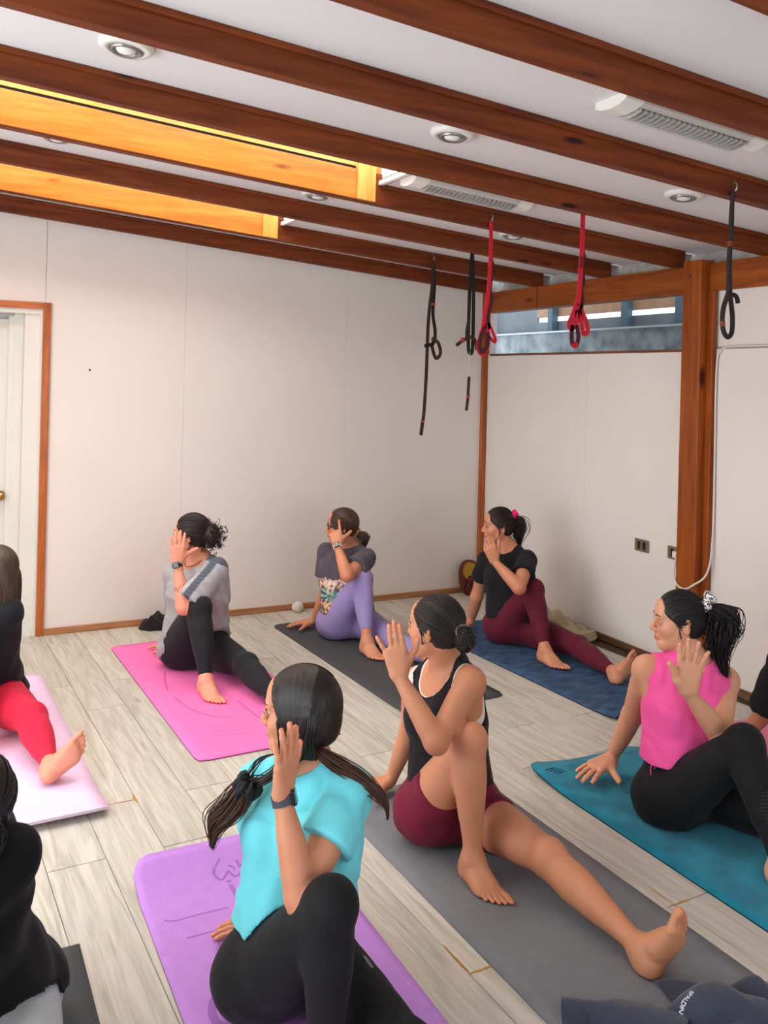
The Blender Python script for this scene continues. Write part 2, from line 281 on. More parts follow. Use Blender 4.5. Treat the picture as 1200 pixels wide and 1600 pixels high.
w3 = empty('rear_fill_window', (1.2, YN - 0.05, 0.25)); tag(w3, kind='structure')  # unseen window, added to go with the rear fill lamp
for x in (-1.85, -0.62, 0.62, 1.85): MB().box(x - 0.025, x + 0.025, -0.03, 0.03, 0, 2.1).build('mullion', M_FRAME, w3)
for z in (0.02, 2.08): MB().box(-1.85, 1.85, -0.03, 0.03, z - 0.02, z + 0.02).build('rail', M_FRAME, w3)

# ---- ceiling boards, rafters, skylights
BEAMS = [-1.58, -0.99, -0.39, 0.21, 0.81, 1.41, 1.98, 2.575, 3.215, 3.85, 4.485, 5.20, 5.825]   # far faces
BT = 0.05
SKY = {(3.215, 3.85): 1.90, (4.485, 5.20): 1.90}      # bays with a skylight and where it ends
ceiling = empty('ceiling', (0, 0, 2.7)); tag(ceiling, kind='structure')
def ceil_part(name, mb, m, bevel=0.0):
    o = mb.build(name, m, None, bevel=bevel); o.parent = ceiling; o.matrix_parent_inverse = Matrix.Translation((0, 0, -2.7)); return o
for a, b_ in zip([YN - 0.05] + BEAMS[:-1], BEAMS):
    y0, y1 = a - 0.01, b_ - BT + 0.01; x0 = SKY.get((a, b_), XL)
    ceil_part('ceiling_board', MB().bar(x0, XR + 0.13, y0, y1, lambda x: zb(x) + CEIL, 0.03), M_CEIL)
M_BEAMK = W_BEAM
for i, y in enumerate(BEAMS):
    x1 = XR + 0.02 if y < 5.7 else XR - 0.03
    sky_front = y in (3.85, 5.20)
    o = ceil_part('beam', MB().bar(XL, x1, y - BT, y, zb, 0.150 if sky_front else 0.165), M_BEAMK, bevel=0.003)
    # quarter-round moulding where the rafter meets the board, on the side facing the door end
    xs = SKY[(3.215, 3.85)] if sky_front else XL
    ceil_part('moulding', MB().bar(xs, x1 - 0.02, y - BT - 0.014, y - BT, lambda x: zb(x) + CEIL - 0.022, 0.022), M_BEAMK, bevel=0.004)
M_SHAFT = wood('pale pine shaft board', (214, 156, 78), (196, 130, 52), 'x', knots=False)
M_SKYLIT_FACE = wood('skylit beam face pine', (186, 118, 44), (164, 94, 30), 'x')  # paler than the beams: skylight on their faces is put into this colour
M_BLOCK = wood('pale pine end block', (214, 160, 84), (198, 138, 62), 'z', knots=False)
def sheet_mat():
    m = bpy.data.materials.new('daylit polycarbonate sheet'); m.use_nodes = True; nt = m.node_tree; p = nt.nodes['Principled BSDF']
    p.inputs['Base Color'].default_value = srgb(240, 226, 190); p.inputs['Roughness'].default_value = 0.5
    tc = nt.nodes.new('ShaderNodeTexCoord'); w = nt.nodes.new('ShaderNodeTexWave'); w.inputs['Scale'].default_value = 12; w.bands_direction = 'X'; nt.links.new(tc.outputs['Object'], w.inputs['Vector'])
    r = nt.nodes.new('ShaderNodeValToRGB'); r.color_ramp.elements[0].color = (1.0, 0.965, 0.88, 1); r.color_ramp.elements[1].color = (0.98, 0.985, 0.97, 1); nt.links.new(w.outputs['Fac'], r.inputs[0])
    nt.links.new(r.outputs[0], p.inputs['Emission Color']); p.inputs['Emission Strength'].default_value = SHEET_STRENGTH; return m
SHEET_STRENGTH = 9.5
M_SHEET = sheet_mat()
for (ya, yb_), xe in SKY.items():
    y0, y1 = ya, yb_ - BT
    sk = empty('skylight', (xe, (y0 + y1) / 2, 2.7)); near = ya < 4
    tag(sk, 'long yellowed skylight between the rafters, ' + ('nearer to the camera' if near else 'nearer to the back wall'), 'skylight', 'skylights in the ceiling')
    def sp(name, mb, m, bevel=0.0):
        o = mb.build(name, m, None, bevel=bevel); o.parent = sk; o.matrix_parent_inverse = Matrix.Translation((-xe, -(y0 + y1) / 2, -2.7)); return o
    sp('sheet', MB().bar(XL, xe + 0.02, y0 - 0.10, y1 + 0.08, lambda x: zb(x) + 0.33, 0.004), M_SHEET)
    sp('kerb', MB().bar(XL, xe + 0.02, y1 + 0.050, y1 + 0.075, lambda x: zb(x) + 0.158, 0.172), M_SHAFT)
    sp('kerb', MB().bar(XL, xe + 0.02, y0 - 0.03, y0 - 0.005, lambda x: zb(x) + 0.165, 0.165), M_SHAFT)
    sp('gap_strip', MB().bar(XL, xe - 0.14, y1 + 0.002, y1 + 0.048, lambda x: zb(x) + 0.150, 0.012), M_DARK)
    sp('end_reveal', MB().bar(xe, xe + 0.02, y0, y1, lambda x: zb(x) + CEIL, 0.24), mat('white reveal', (236, 230, 220), 0.6))
    for px in (-1.0, -0.2, 0.60, 1.25): sp('purlin', MB().bar(px, px + 0.045, y0 - 0.004, y1 + 0.05, lambda x: zb(x) + 0.27, 0.055), M_SHAFT)
    sp('skylit_face_board', MB().bar(XL, xe - 0.14, y1 - 0.012, y1, lambda x: zb(x) + 0.004, 0.142), M_SKYLIT_FACE, bevel=0.002)  # added board over the beam front, carries the painted skylight
    sp('end_block', MB().bar(xe - 0.14, xe - 0.045, y1 - 0.024, y1, lambda x: zb(x) + 0.004, 0.19), M_BLOCK, bevel=0.002)
    sp('end_rail', MB().bar(xe - 0.02, xe + 0.0, y0, y1, lambda x: zb(x) + CEIL - 0.006, 0.02), mat('white reveal', (236, 230, 220), 0.6))

# ---- door in its recess at the left of the back wall
dr = empty('door_1', (0.1, YB + 0.10, 0)); tag(dr, kind='structure')
M_DOOR = mat('white painted door', (220, 218, 210), 0.45, 0.4, var=0.02, vscale=3)
def dpart(name, mb, m, bevel=0.0, smooth=False, par=None):
    o = mb.build(name, m, None, smooth=smooth, bevel=bevel); o.parent = dr; o.matrix_parent_inverse = Matrix.Translation((-0.1, -YB - 0.10, 0)); return o
leaf = dpart('leaf', MB().box(-0.42, 0.425, YB + 0.13, YB + 0.17, 0.01, 1.965), M_DOOR, 0.004)
dpart('leaf_moulding', MB().box(-0.30, 0.31, YB + 0.122, YB + 0.131, 1.15, 1.85), M_DOOR, 0.006)
dpart('leaf_moulding', MB().box(-0.30, 0.31, YB + 0.122, YB + 0.131, 0.15, 0.75), M_DOOR, 0.006)
dpart('jamb', MB().box(0.43, 0.485, YB + 0.09, YB + 0.19, 0, 2.0), M_DOOR, 0.003)
dpart('jamb_stop', MB().box(0.40, 0.44, YB + 0.10, YB + 0.128, 0, 1.985), M_DOOR, 0.002)
dpart('recess_lining', MB().box(0.485, 0.572, YB + 0.02, YB + 0.19, 0, 2.03), M_DOOR)
dpart('recess_lining', MB().box(0.572, 0.60, YB - 0.002, YB + 0.19, 0, 2.03), M_DOOR)
dpart('head_lining', MB().box(-0.45, 0.60, YB + 0.0, YB + 0.19, 2.0, 2.035), M_DOOR)
dpart('backing', MB().box(-0.46, 0.60, YB + 0.19, YB + 0.21, 0, 2.1), M_DOOR)
M_BRASS = mat('aged brass', (176, 142, 84), 0.25, 0.5, 0.95)
dpart('knob', MB().lathe([(0.0, 0), (0.030, 0.0), (0.030, 0.006), (0.012, 0.010), (0.012, 0.03), (0.026, 0.038), (0.029, 0.05), (0.024, 0.062), (0.0, 0.068)], (0.372, YB + 0.13, 0.865), (0, -1, 0), 20, cap=False), M_BRASS, smooth=True)
tr3 = MB().box(0.585, 0.632, YB - 0.018, YB + 0.01, 0, 2.07).build('trim_2', W_TRIM, bevel=0.004); tag(tr3, kind='structure')
tr4 = MB().box(-0.6, 0.585, YB - 0.018, YB + 0.01, 2.028, 2.07).build('trim_3', wood('door head trim', (204, 118, 70), (170, 90, 48), 'x', knots=False), bevel=0.004); tag(tr4, kind='structure')
# ================================================================ LAMPS, SOCKETS, CABLE
M_LAMPW = mat('white lamp plastic', (226, 222, 214), 0.4, 0.4)
M_CHROME = mat('brushed metal ring', (150, 146, 142), 0.3, 0.5, 0.85)
M_BULB = mat('frosted bulb glass', (232, 230, 224), 0.15, 0.5)
slope = math.atan(SL)
def lit(o): return o
def downlight(x, y, label):
    e = empty('downlight', (x, y, zb(x) + CEIL)); e.rotation_euler = (0, -slope, 0); tag(e, label, 'downlight', 'round ceiling downlights')
    MB().lathe([(0.0, 0.0), (0.086, 0.0), (0.086, -0.012), (0.078, -0.022), (0.052, -0.024), (0.052, -0.018), (0.0, -0.018)], n=40, cap=False).build('housing', M_LAMPW, e, smooth=True)
    MB().lathe([(0.052, -0.019), (0.052, -0.028), (0.047, -0.031), (0.036, -0.026), (0.034, -0.019)], n=36, cap=False).build('ring', M_CHROME, e, smooth=True)
    MB().lathe([(0.034, -0.019), (0.026, -0.030), (0.012, -0.034), (0.0, -0.035)], n=28, cap=False).build('bulb', M_BULB, e, smooth=True)
downlight(0.515, 2.86, 'round white downlight at upper left, before the nearer skylight')
downlight(1.735, 2.88, 'round white downlight in the middle of the ceiling')
downlight(2.945, 2.89, 'round white downlight behind the black handled strap')
downlight(0.455, 4.13, 'downlight at the far left, mostly hidden behind the lit rafter')
downlight(1.732, 4.20, 'downlight peeping below the end of the lit rafter')
downlight(2.947, 4.19, 'downlight peeping between the two red straps')
def fluorescent(x, y, label):
    e = empty('fluorescent_light', (x, y, zb(x) + CEIL)); e.rotation_euler = (0, -slope, 0); tag(e, label, 'ceiling light', 'fluorescent ceiling fittings')
    L = 0.33; sec = [(-0.075, 0.0), (0.075, 0.0), (0.075, -0.022), (0.045, -0.034), (0.0, -0.040), (-0.045, -0.034), (-0.075, -0.022)]
    def prism(x0, x1, s): 
        n = len(s); return MB().add([(x0, a, b) for a, b in s] + [(x1, a, b) for a, b in s], [tuple(range(n)), tuple(range(2 * n - 1, n - 1, -1))] + [(i, (i + 1) % n, n + (i + 1) % n, n + i) for i in range(n)])
    prism(-L, -L + 0.075, sec).build('end_cap', M_LAMPW, e); prism(L - 0.075, L, sec).build('end_cap', M_LAMPW, e)
    prism(-L + 0.075, L - 0.075, [(-0.075, 0), (-0.075, -0.022), (-0.052, -0.030), (-0.050, -0.012), (0.050, -0.012), (0.052, -0.030), (0.075, -0.022), (0.075, 0)]).build('housing', mat('lamp body grey', (196, 190, 184), 0.45), e)
    box('reflector', -L + .075, L - .075, -0.05, 0.05, -0.0135, -0.012, mat('lamp reflector', (150, 148, 146), 0.2, 0.5, 0.7), e)
    for s in (-1, 1): MB().tube([(-L + .07, s * 0.022, -0.024), (L - .07, s * 0.022, -0.024)], 0.008, 12).build('lamp_tube', M_BULB, e, smooth=True)
    lv = MB()
    for i in range(21):
        lx = -L + 0.085 + i * (2 * L - 0.17) / 20
        pts = [(lx, -0.052, -0.030), (lx, -0.03, -0.037), (lx, 0, -0.040), (lx, 0.03, -0.037), (lx, 0.052, -0.030)]
        MB().tube(pts, 0.0, flat=(0.010, 0.0009), up=(0, 0, 1)).build('louvre', mat('louvre metal', (214, 212, 208), 0.25, 0.5, 0.6), e)
fluorescent(2.265, 2.225, 'white louvred fluorescent fitting at the upper right of the ceiling')
fluorescent(2.255, 3.585, 'white louvred fluorescent fitting half hidden behind a middle rafter')

M_PLATE = mat('bronze socket plate', (134, 122, 92), 0.35, 0.5, 0.4); M_SLOT = mat('black plastic', (22, 20, 20), 0.4)
def socket(y, z, label):
    e = empty('wall_socket', (XR - 0.010, y, z)); tag(e, label, 'wall socket', 'wall sockets by the post')
    MB().box(-0.008, 0.0, -0.06, 0.06, -0.038, 0.038).build('plate', M_PLATE, e, bevel=0.004)
    for s in (-0.022, 0.022): MB().box(-0.010, -0.007, s - 0.012, s + 0.012, -0.024, 0.024).build('outlet', M_SLOT, e, bevel=0.002)
    return e
socket(4.063, 0.672, 'empty bronze double socket on the wall, farther from the post')
socket(3.79, 0.675, 'bronze double socket beside the post with a white plug in it')
M_CABLE = mat('white cable', (216, 208, 200), 0.45)
ce = empty('plug_cable', (XR - 0.03, 3.77, 0.675)); tag(ce, 'white plug and cable looping up along the wooden post', 'cable')
def cpart(name, mb, m, smooth=True, bevel=0.0):
    o = mb.build(name, m, None, smooth=smooth, bevel=bevel); o.parent = ce; o.matrix_parent_inverse = Matrix.Translation((-(XR - 0.03), -3.77, -0.675)); return o
cpart('plug', MB().box(XR - 0.047, XR - 0.0205, 3.752, 3.785, 0.655, 0.692), M_LAMPW, False, 0.004)
cpart('cable', MB().tube(catmull([(XR - .047, 3.757, .672), (XR - .065, 3.735, .645), (XR - .10, 3.715, .59), (XR - .112, 3.68, .53), (XR - .115, 3.62, .515), (XR - .108, 3.565, .545), (XR - .06, 3.51, .62), (XR - .03, 3.505, .80), (XR - .022, 3.51, 1.2), (XR - .022, 3.515, 1.6), (XR - .022, 3.51, 1.80), (XR - .018, 3.49, 1.85), (XR - .018, 3.44, 1.872), (XR - .018, 3.2, 1.875), (XR - .018, 2.6, 1.88)], 6), 0.0055, 8), M_CABLE)

# ================================================================ HANGING STRAPS
M_RED = mat('red webbing', (206, 30, 52), 0.6, 0.3, var=0.15, vscale=90, bump=0.3, bscale=300); M_BLK = mat('black webbing', (36, 32, 32), 0.65, 0.3, bump=0.3, bscale=300)
M_BRW = mat('dark brown webbing', (66, 42, 38), 0.65, 0.3, var=0.2, vscale=80, bump=0.3, bscale=300); M_STITCH = mat('red brown stitching', (170, 72, 56), 0.7); M_PURB = mat('blackish red webbing', (74, 20, 26), 0.65)
def strap_root(x, y, label):
    e = empty('hanging_strap', (x, y, 0)); tag(e, label, 'strap', 'straps hanging from the rafters'); return e
def sp_(e, name, pts, m, w=0.012, up=(0, 1, 0), n=8, t=0.0016):
    return MB().tube(catmull(pts, n), 0, flat=(t, w), up=up).build(name, m, e)
def hook(e, z, dy=0.0):
    MB().tube(catmull([(0, dy + 0.03, z + .035), (0, dy, z + .035), (0.0, dy - .016, z + .02), (0.0, dy - .012, z), (0, dy + .004, z + .002)], 6), 0.004, 8).build('hook', M_CHROME, e, smooth=True)
U = (0, 1, 0)
# 1: long brown strap nearest the back wall
e = strap_root(2.955, 5.12, 'long dark brown strap hanging lowest, nearest the back wall'); z0 = 2.452; hook(e, z0)
sp_(e, 'webbing', [(0, 0, z0), (-.005, -.01, 2.3), (-.03, -.012, 2.05), (-.035, -.01, 1.7), (-.045, -.01, 1.45), (-.055, -.01, 1.36)], M_BRW)
sp_(e, 'webbing', [(0.004, .006, z0), (0.016, .0, 2.3), (0.01, 0, 2.1), (0.03, 0, 1.98), (0.02, 0, 1.9), (-.06, -.02, 1.875)], M_BLK)
sp_(e, 'knot_loop', [(0.0, -.01, 1.93), (0.045, -.02, 1.90), (0.07, -.01, 1.83), (0.04, 0, 1.80), (0.01, .0, 1.88), (0.03, 0, 1.92)], M_BRW)
sp_(e, 'tip', [(-.055, -.01, 1.365), (-.065, -.01, 1.28)], M_BRW, 0.013); MB().box(-.068, -.042, -.016, -.008, 1.365, 1.378).build('stitching', M_STITCH, e); MB().box(-.016, .018, -.016, .006, 2.15, 2.165).build('stitching', M_STITCH, e)
# 2: black doubled strap
e = strap_root(3.19, 4.50, 'black doubled strap with a sideways tail, second from the back wall'); z0 = 2.52
e.location = (2.885, 4.525, 0.165); e.scale = (0.9, 0.9, 0.9)
sp_(e, 'webbing', [(0, 0, z0), (-.012, 0, 2.3), (-.014, 0, 2.05), (-.012, 0, 1.88), (0, 0, 1.84), (.02, 0, 1.86), (.022, 0, 2.05), (.016, 0, 2.3), (0.004, 0.004, z0)], M_BLK, 0.013)
sp_(e, 'webbing', [(-.02, -.01, 2.06), (-.035, -.012, 1.98), (-.03, -.012, 1.93)], M_BRW)
sp_(e, 'tail', [(.045, -.016, 1.86), (.03, -.02, 1.92), (-.01, -.02, 1.945), (-.06, -.02, 1.925), (-.12, -.02, 1.885)], M_BRW, 0.012, up=(0, 1, 0))
MB().box(-.085, -.06, -.026, -.018, 1.905, 1.94).build('stitching', M_STITCH, e)
MB().tube(catmull([(.0, 0, 1.85), (.004, 0, 1.74), (.0, 0, 1.68)], 6), 0.003, 6).build('cord', mat('pale cord', (190, 176, 160), 0.7), e)
sp_(e, 'tail_end', [(.0, 0, 1.68), (-.004, 0, 1.60), (-.006, 0, 1.53), (-.016, 0, 1.45)], M_BRW, 0.011); MB().box(-.014, .008, -.006, .004, 1.535, 1.552).build('stitching', M_STITCH, e)
# 3: thin red strap
e = strap_root(2.525, 3.79, 'thin red strap with a bunched loop, hanging before the corner'); z0 = 2.475; hook(e, z0)
sp_(e, 'webbing', [(0, 0, z0), (0, -.006, 2.35), (-.004, -.006, 2.2), (-.01, -.006, 2.1), (-.03, -.006, 1.98), (-.04, -.006, 1.88)], M_RED, 0.011)
sp_(e, 'webbing', [(0.004, .006, z0), (.006, 0, 2.3), (.022, 0, 2.24), (.012, 0, 2.19), (.006, 0, 2.12), (.02, 0, 2.08), (.008, 0, 2.03), (.0, 0, 1.98), (.006, 0, 1.92)], M_PURB, 0.009)
sp_(e, 'handle_loop', [(-.02, 0, 1.96), (-.05, 0, 1.86), (-.055, 0, 1.815), (-.03, 0, 1.79), (-.005, 0, 1.82), (.0, 0, 1.88), (-.012, 0, 1.95)], M_RED, 0.013)
sp_(e, 'handle_loop', [(-.03, -.015, 1.93), (-.06, -.015, 1.85), (-.045, -.015, 1.80), (-.015, -.015, 1.83), (-.012, -.015, 1.90)], M_PURB, 0.011)
sp_(e, 'small_loop', [(.0, 0, 1.95), (.02, 0, 1.92), (.045, 0, 1.87), (.04, 0, 1.855), (.005, 0, 1.88)], M_RED, 0.008)
# 4: bright red strap with two handles
e = strap_root(2.66, 3.23, 'bright red strap with two looped handles, before the strip window'); z0 = 2.44
sp_(e, 'webbing', [(0, 0, z0), (-.002, -.004, 2.3), (-.006, -.004, 2.2), (-.012, -.004, 2.08), (-.02, -.004, 2.02)], M_RED, 0.013)
sp_(e, 'webbing', [(0.004, .006, z0), (.006, 0, 2.28), (.016, 0, 2.23), (.006, 0, 2.19), (.014, 0, 2.12), (.004, 0, 2.09), (.01, 0, 2.04), (.004, 0, 2.0)], M_PURB, 0.010)
for k in range(7): MB().box(-.018, .012, -.010, .004, 2.235 - k * .008, 2.238 - k * .008).build('stitching', M_PURB, e)
for sgn, m_, w_ in ((-1, M_RED, .014), (1, M_RED, .012)):
    if sgn < 0: sp_(e, 'handle_loop', [(-.018, 0, 2.03), (-.04, 0, 1.97), (-.062, 0, 1.925), (-.05, 0, 1.905), (-.025, 0, 1.93), (-.016, 0, 1.99)], m_, w_)
    else: sp_(e, 'handle_loop', [(-.012, 0, 2.03), (.012, 0, 1.98), (.038, 0, 1.935), (.045, 0, 1.895), (.022, 0, 1.885), (.008, 0, 1.93), (-.008, 0, 2.0)], m_, w_)
sp_(e, 'lower_loop', [(-.045, 0, 1.92), (-.048, 0, 1.87), (-.04, 0, 1.83), (-.018, 0, 1.832), (-.008, 0, 1.87), (-.02, 0, 1.92)], M_PURB, 0.011)
sp_(e, 'lower_loop_base', [(-.042, -.004, 1.835), (-.030, -.004, 1.826), (-.016, -.004, 1.836)], M_RED, 0.013)
# 5: black strap by the post
e = strap_root(2.82, 2.505, 'black padded strap with one large oval handle, nearest the camera'); z0 = 2.435; hook(e, z0)
M_PAD = mat('padded brown black strap', (44, 32, 30), 0.6, 0.3, var=0.25, vscale=40, bump=0.4, bscale=200)
MB().tube(catmull([(0, 0, z0), (-.008, 0, 2.35), (-.010, 0, 2.25), (-.016, 0, 2.15), (-.014, 0, 2.06), (-.016, 0, 2.01)], 6), [0.009] * 31, 8).build('webbing', M_PAD, e, smooth=True)
MB().tube(catmull([(.006, .008, z0), (.002, .004, 2.3), (-.004, .004, 2.15), (.004, .004, 2.02)], 6), 0.007, 8).build('webbing', M_BLK, e, smooth=True)
MB().tube(catmull([(-.012, 0, 2.03), (-.036, 0, 1.975), (-.044, 0, 1.925), (-.036, 0, 1.875), (-.012, 0, 1.85), (.010, 0, 1.87), (.012, 0, 1.93), (.002, 0, 1.99), (-.008, 0, 2.03)], 6), 0.0095, 8).build('handle_loop', M_PAD, e, smooth=True)
MB().tube(catmull([(-.008, 0, 2.015), (.012, -.006, 2.02), (.028, -.006, 2.008), (.034, -.006, 1.988)], 6), 0.009, 8).build('tail', M_BLK, e, smooth=True)
for zz, xx in ((2.215, -.014), (1.895, -.042)):
    for k in range(3): MB().lathe([(0.0108, -.0018), (0.0108, .0018)], (xx, 0, zz + k * .007), n=10, cap=False).build('stitching', M_STITCH, e, smooth=True)

# ================================================================ YOGA MATS
def rounded(x0, x1, y0, y1, r, n=6):
    out = []
    for cx, cy, a0 in ((x1 - r, y1 - r, 0), (x0 + r, y1 - r, 90), (x0 + r, y0 + r, 180), (x1 - r, y0 + r, 270)):
        for i in range(n + 1):
            a = math.radians(a0 + 90 * i / n); out.append((cx + r * math.cos(a), cy + r * math.sin(a)))
    return out
def yoga_mat(label, far_left, w, l, ang, m, m_edge=None, t=0.006, r=0.03, lift=None, base=0.0, cat='yoga mat', name='yoga_mat', res=0.05):
    """mat with its far-left corner at far_left, running towards the camera; lift(u, v) raises the sheet"""
    e = empty(name, (far_left[0], far_left[1], base), math.radians(ang)); tag(e, label, cat, 'yoga mats on the floor')
    # local: x 0..w, y 0..-l ; grid clipped to the rounded outline
    nx, ny = max(6, int(w / res)), max(12, int(l / res)); bm = bmesh.new(); g = {}
    for i in range(nx + 1):
        for j in range(ny + 1):
            x, y = w * i / nx, -l * j / ny
            # squeeze the corners to a rounded outline
            if r:
                for cx, sx in ((r, -1), (w - r, 1)):
                    for cy, sy in ((-r, 1), (-l + r, -1)):
                        dx, dy = (x - cx) * sx, (y - cy) * sy
                        if dx > 0 and dy > 0:
                            mx = max(dx, dy); rr = math.hypot(dx, dy); k = mx / rr if rr else 1; x, y = cx + sx * dx * k, cy + sy * dy * k
            z = lift(x, -y) if lift else 0.0
            g[i, j] = (x, y, z)
    def sheet(zoff): return {k: bm.verts.new((p[0], p[1], p[2] + zoff)) for k, p in g.items()}
    T, B_ = sheet(t), sheet(0.0005)
    for i in range(nx):
        for j in range(ny):
            bm.faces.new((T[i, j], T[i, j + 1], T[i + 1, j + 1], T[i + 1, j])); bm.faces.new((B_[i, j], B_[i + 1, j], B_[i + 1, j + 1], B_[i, j + 1])).material_index = 1
    rim = [(i, 0) for i in range(nx)] + [(nx, j) for j in range(ny)] + [(i, ny) for i in range(nx, 0, -1)] + [(0, j) for j in range(ny, 0, -1)]
    for a, b_ in zip(rim, rim[1:] + rim[:1]):
        f = bm.faces.new((T[a], T[b_], B_[b_], B_[a])); f.material_index = 1
    bmesh.ops.recalc_face_normals(bm, faces=bm.faces)
    me = bpy.data.meshes.new('mat_sheet'); bm.to_mesh(me); bm.free(); me.materials.append(m); me.materials.append(m_edge or m)
    for p in me.polygons: p.use_smooth = abs(p.normal.z) > 0.5
    o = bpy.data.objects.new('mat_sheet', me); COL.objects.link(o); o.parent = e; return e
def grip(name, rgb, var=0.04, bscale=420, bump=0.35, **k): return mat(name, rgb, 0.75, 0.25, var=var, vscale=30, bump=bump, bscale=bscale, **k)
M_PINKMAT = grip('pink rubber mat', (255, 122, 190)); M_PINKE = mat('pink mat edge', (140, 62, 100), 0.7)
mpk = yoga_mat('bright pink rubber yoga mat under the woman in the grey shirt', (0.965, 5.42), 0.69, 1.755, 2.0, M_PINKMAT, M_PINKE, r=0.035)
M_CHAR = grip('charcoal mat', (72, 72, 74)); ychar = yoga_mat('dark charcoal yoga mat under the woman in lavender leggings', (2.015, 5.50), 0.615, 1.72, 2.6, M_CHAR, t=0.006, r=0.05, lift=lambda u, v: 0.012 * max(0, (v - 1.45) / 0.27) ** 2 * (1 - u / 0.6) if u < .6 else 0)
def camo_mat():
    m = mat('blue camouflage mat', (70, 100, 136), 0.8, 0.2, alt=(42, 58, 84), vscale=9, stretch=(1, 2.2, 1), bump=0.3, bscale=300, detail=8.0); return m
ybl = yoga_mat('blue mottled yoga mat under the woman in burgundy leggings', (2.905, 5.06), 0.60, 1.755, 3.2, camo_mat(), mat('dark blue edge', (26, 34, 48), 0.8), r=0.012, lift=lambda u, v: 0.014 * max(0, (v - 1.6) / 0.15) ** 2)
M_TEAL = mat('teal suede mat', (20, 142, 168), 0.85, 0.2, alt=(6, 106, 132), vscale=9, bump=0.4, bscale=260, sheen=0.15, detail=8.0)
def teal_lift(u, v): return 0.035 * max(0, 1 - (u + v) / 0.35) ** 2 + 0.03 * max(0, (v - 1.6) / .15) ** 2
ytl = yoga_mat('teal suede yoga mat with a lifted corner under the woman in pink', (2.268, 3.035), 0.63, 1.8, 0.8, M_TEAL, mat('dark teal edge', (8, 60, 72), 0.8), r=0.05, lift=teal_lift)
for k, (lx, ll) in enumerate(((0.0, .055), (.012, .06), (.024, .058), (.036, .05))):   # printed logo bars on the corner
    bx_ = 0.055 + lx; by_ = -0.062 - lx * 0.9; zz = [teal_lift(bx_ + d, -by_ - d * .2) + 0.0068 for d in (0, ll)]
    MB().hexa([(bx_, by_, zz[0] - .003), (bx_ + ll, by_ + ll * .25, zz[1] - .003), (bx_ + ll, by_ + ll * .25 - .006, zz[1] - .003), (bx_, by_ - .006, zz[0] - .003), (bx_, by_, zz[0]), (bx_ + ll, by_ + ll * .25, zz[1]), (bx_ + ll, by_ + ll * .25 - .006, zz[1]), (bx_, by_ - .006, zz[0])]).build('printed_bar', mat('dark teal print', (6, 58, 78), 0.8), ytl)
M_GREY = grip('grey mat', (126, 128, 132), bscale=220, bump=0.5); ygr = yoga_mat('mid grey textured yoga mat under the woman in the black tank top', (1.405, 3.13), 0.645, 1.83, 1.5, M_GREY, t=0.005, r=0.012)
M_PURM = grip('purple rubber mat', (196, 140, 222)); M_PURE = mat('purple mat edge', (112, 74, 116), 0.7)
def pur_lift(u, v): return 0.068 * max(0, (0.17 - v) / 0.17) ** 1.5
ypu = yoga_mat('purple rubber yoga mat with a curled-up end under the woman in aqua', (0.600, 2.905), 0.61, 1.8, -0.2, M_PURM, M_PURE, t=0.005, r=0.06, lift=pur_lift, res=0.025)
M_ENGR = mat('engraved purple line', (160, 104, 186), 0.8)
def eng(pts, w, name='engraved_line', par=ypu, m=M_ENGR, zf=pur_lift):
    P = [Vector((x, y, zf(x, -y) + 0.0052)) for x, y in pts]; MB().tube(P, 0, flat=(w, 0.0005), up=None if False else (P[-1] - P[0]).cross(Vector((0, 0, 1))).normalized() if (P[-1] - P[0]).length > 1e-4 else (1, 0, 0)).build(name, m, par)
def eng_curve(pts, w, **k):
    c_ = catmull([(x, y, 0) for x, y in pts], 6); par = k.get('par', ypu); m = k.get('m', M_ENGR); zf = k.get('zf', pur_lift); mb = MB(); L_, R_ = [], []
    for i, p in enumerate(c_):
        d = (c_[min(i + 1, len(c_) - 1)] - c_[max(i - 1, 0)]).normalized(); n_ = Vector((-d.y, d.x, 0)) * w; z = zf(p.x, -p.y) + 0.0053 if True else 0
        L_.append((p.x + n_.x, p.y + n_.y, z)); R_.append((p.x - n_.x, p.y - n_.y, z))
    n = len(L_); vs = L_ + R_ + [(x, y, z - .002) for x, y, z in L_ + R_]
    fs = [(i, i + 1, n + i + 1, n + i) for i in range(n - 1)] + [(i, 2 * n + i, 2 * n + i + 1, i + 1) for i in range(n - 1)] + [(n + i, n + i + 1, 3 * n + i + 1, 3 * n + i) for i in range(n - 1)] + [(0, n, 3 * n, 2 * n), (n - 1, 3 * n - 1, 4 * n - 1, 2 * n - 1)]
    mb.add(vs, fs).build('engraved_line', m, par)
eng_curve([(.05, -.266), (.076, -.280), (.13, -.279), (.243, -.281)], .0035); eng_curve([(.091, -.376), (.142, -.376), (.197, -.375)], .0035)
eng_curve([(.285, -.144), (.286, -.30), (.288, -.48)], .008); eng_curve([(.275, -.06), (.248, -.095), (.263, -.134), (.294, -.107), (.309, -.132), (.335, -.117), (.333, -.079)], .006); eng_curve([(.30, -.09), (.315, -.10), (.31, -.115)], .004)
eng_curve([(.195, -.433), (.173, -.429), (.168, -.452), (.185, -.463)], .004); eng_curve([(.15, -.60), (.126, -.637), (.093, -.654), (.075, -.698), (.077, -.743), (.11, -.79), (.2, -.82)], .011)
flat0 = lambda u, v: 0.0008
M_ENGP = mat('engraved pink line', (222, 92, 160), 0.8)
eng_curve([(.181, -.566), (.140, -.712), (.118, -.859)], .006, par=mpk, m=M_ENGP, zf=flat0); eng_curve([(.12, -.962), (.138, -1.129), (.195, -1.27), (.296, -1.356)], .005, par=mpk, m=M_ENGP, zf=flat0); eng_curve([(.39, -1.153), (.407, -1.404), (.425, -1.537)], .005, par=mpk, m=M_ENGP, zf=flat0)
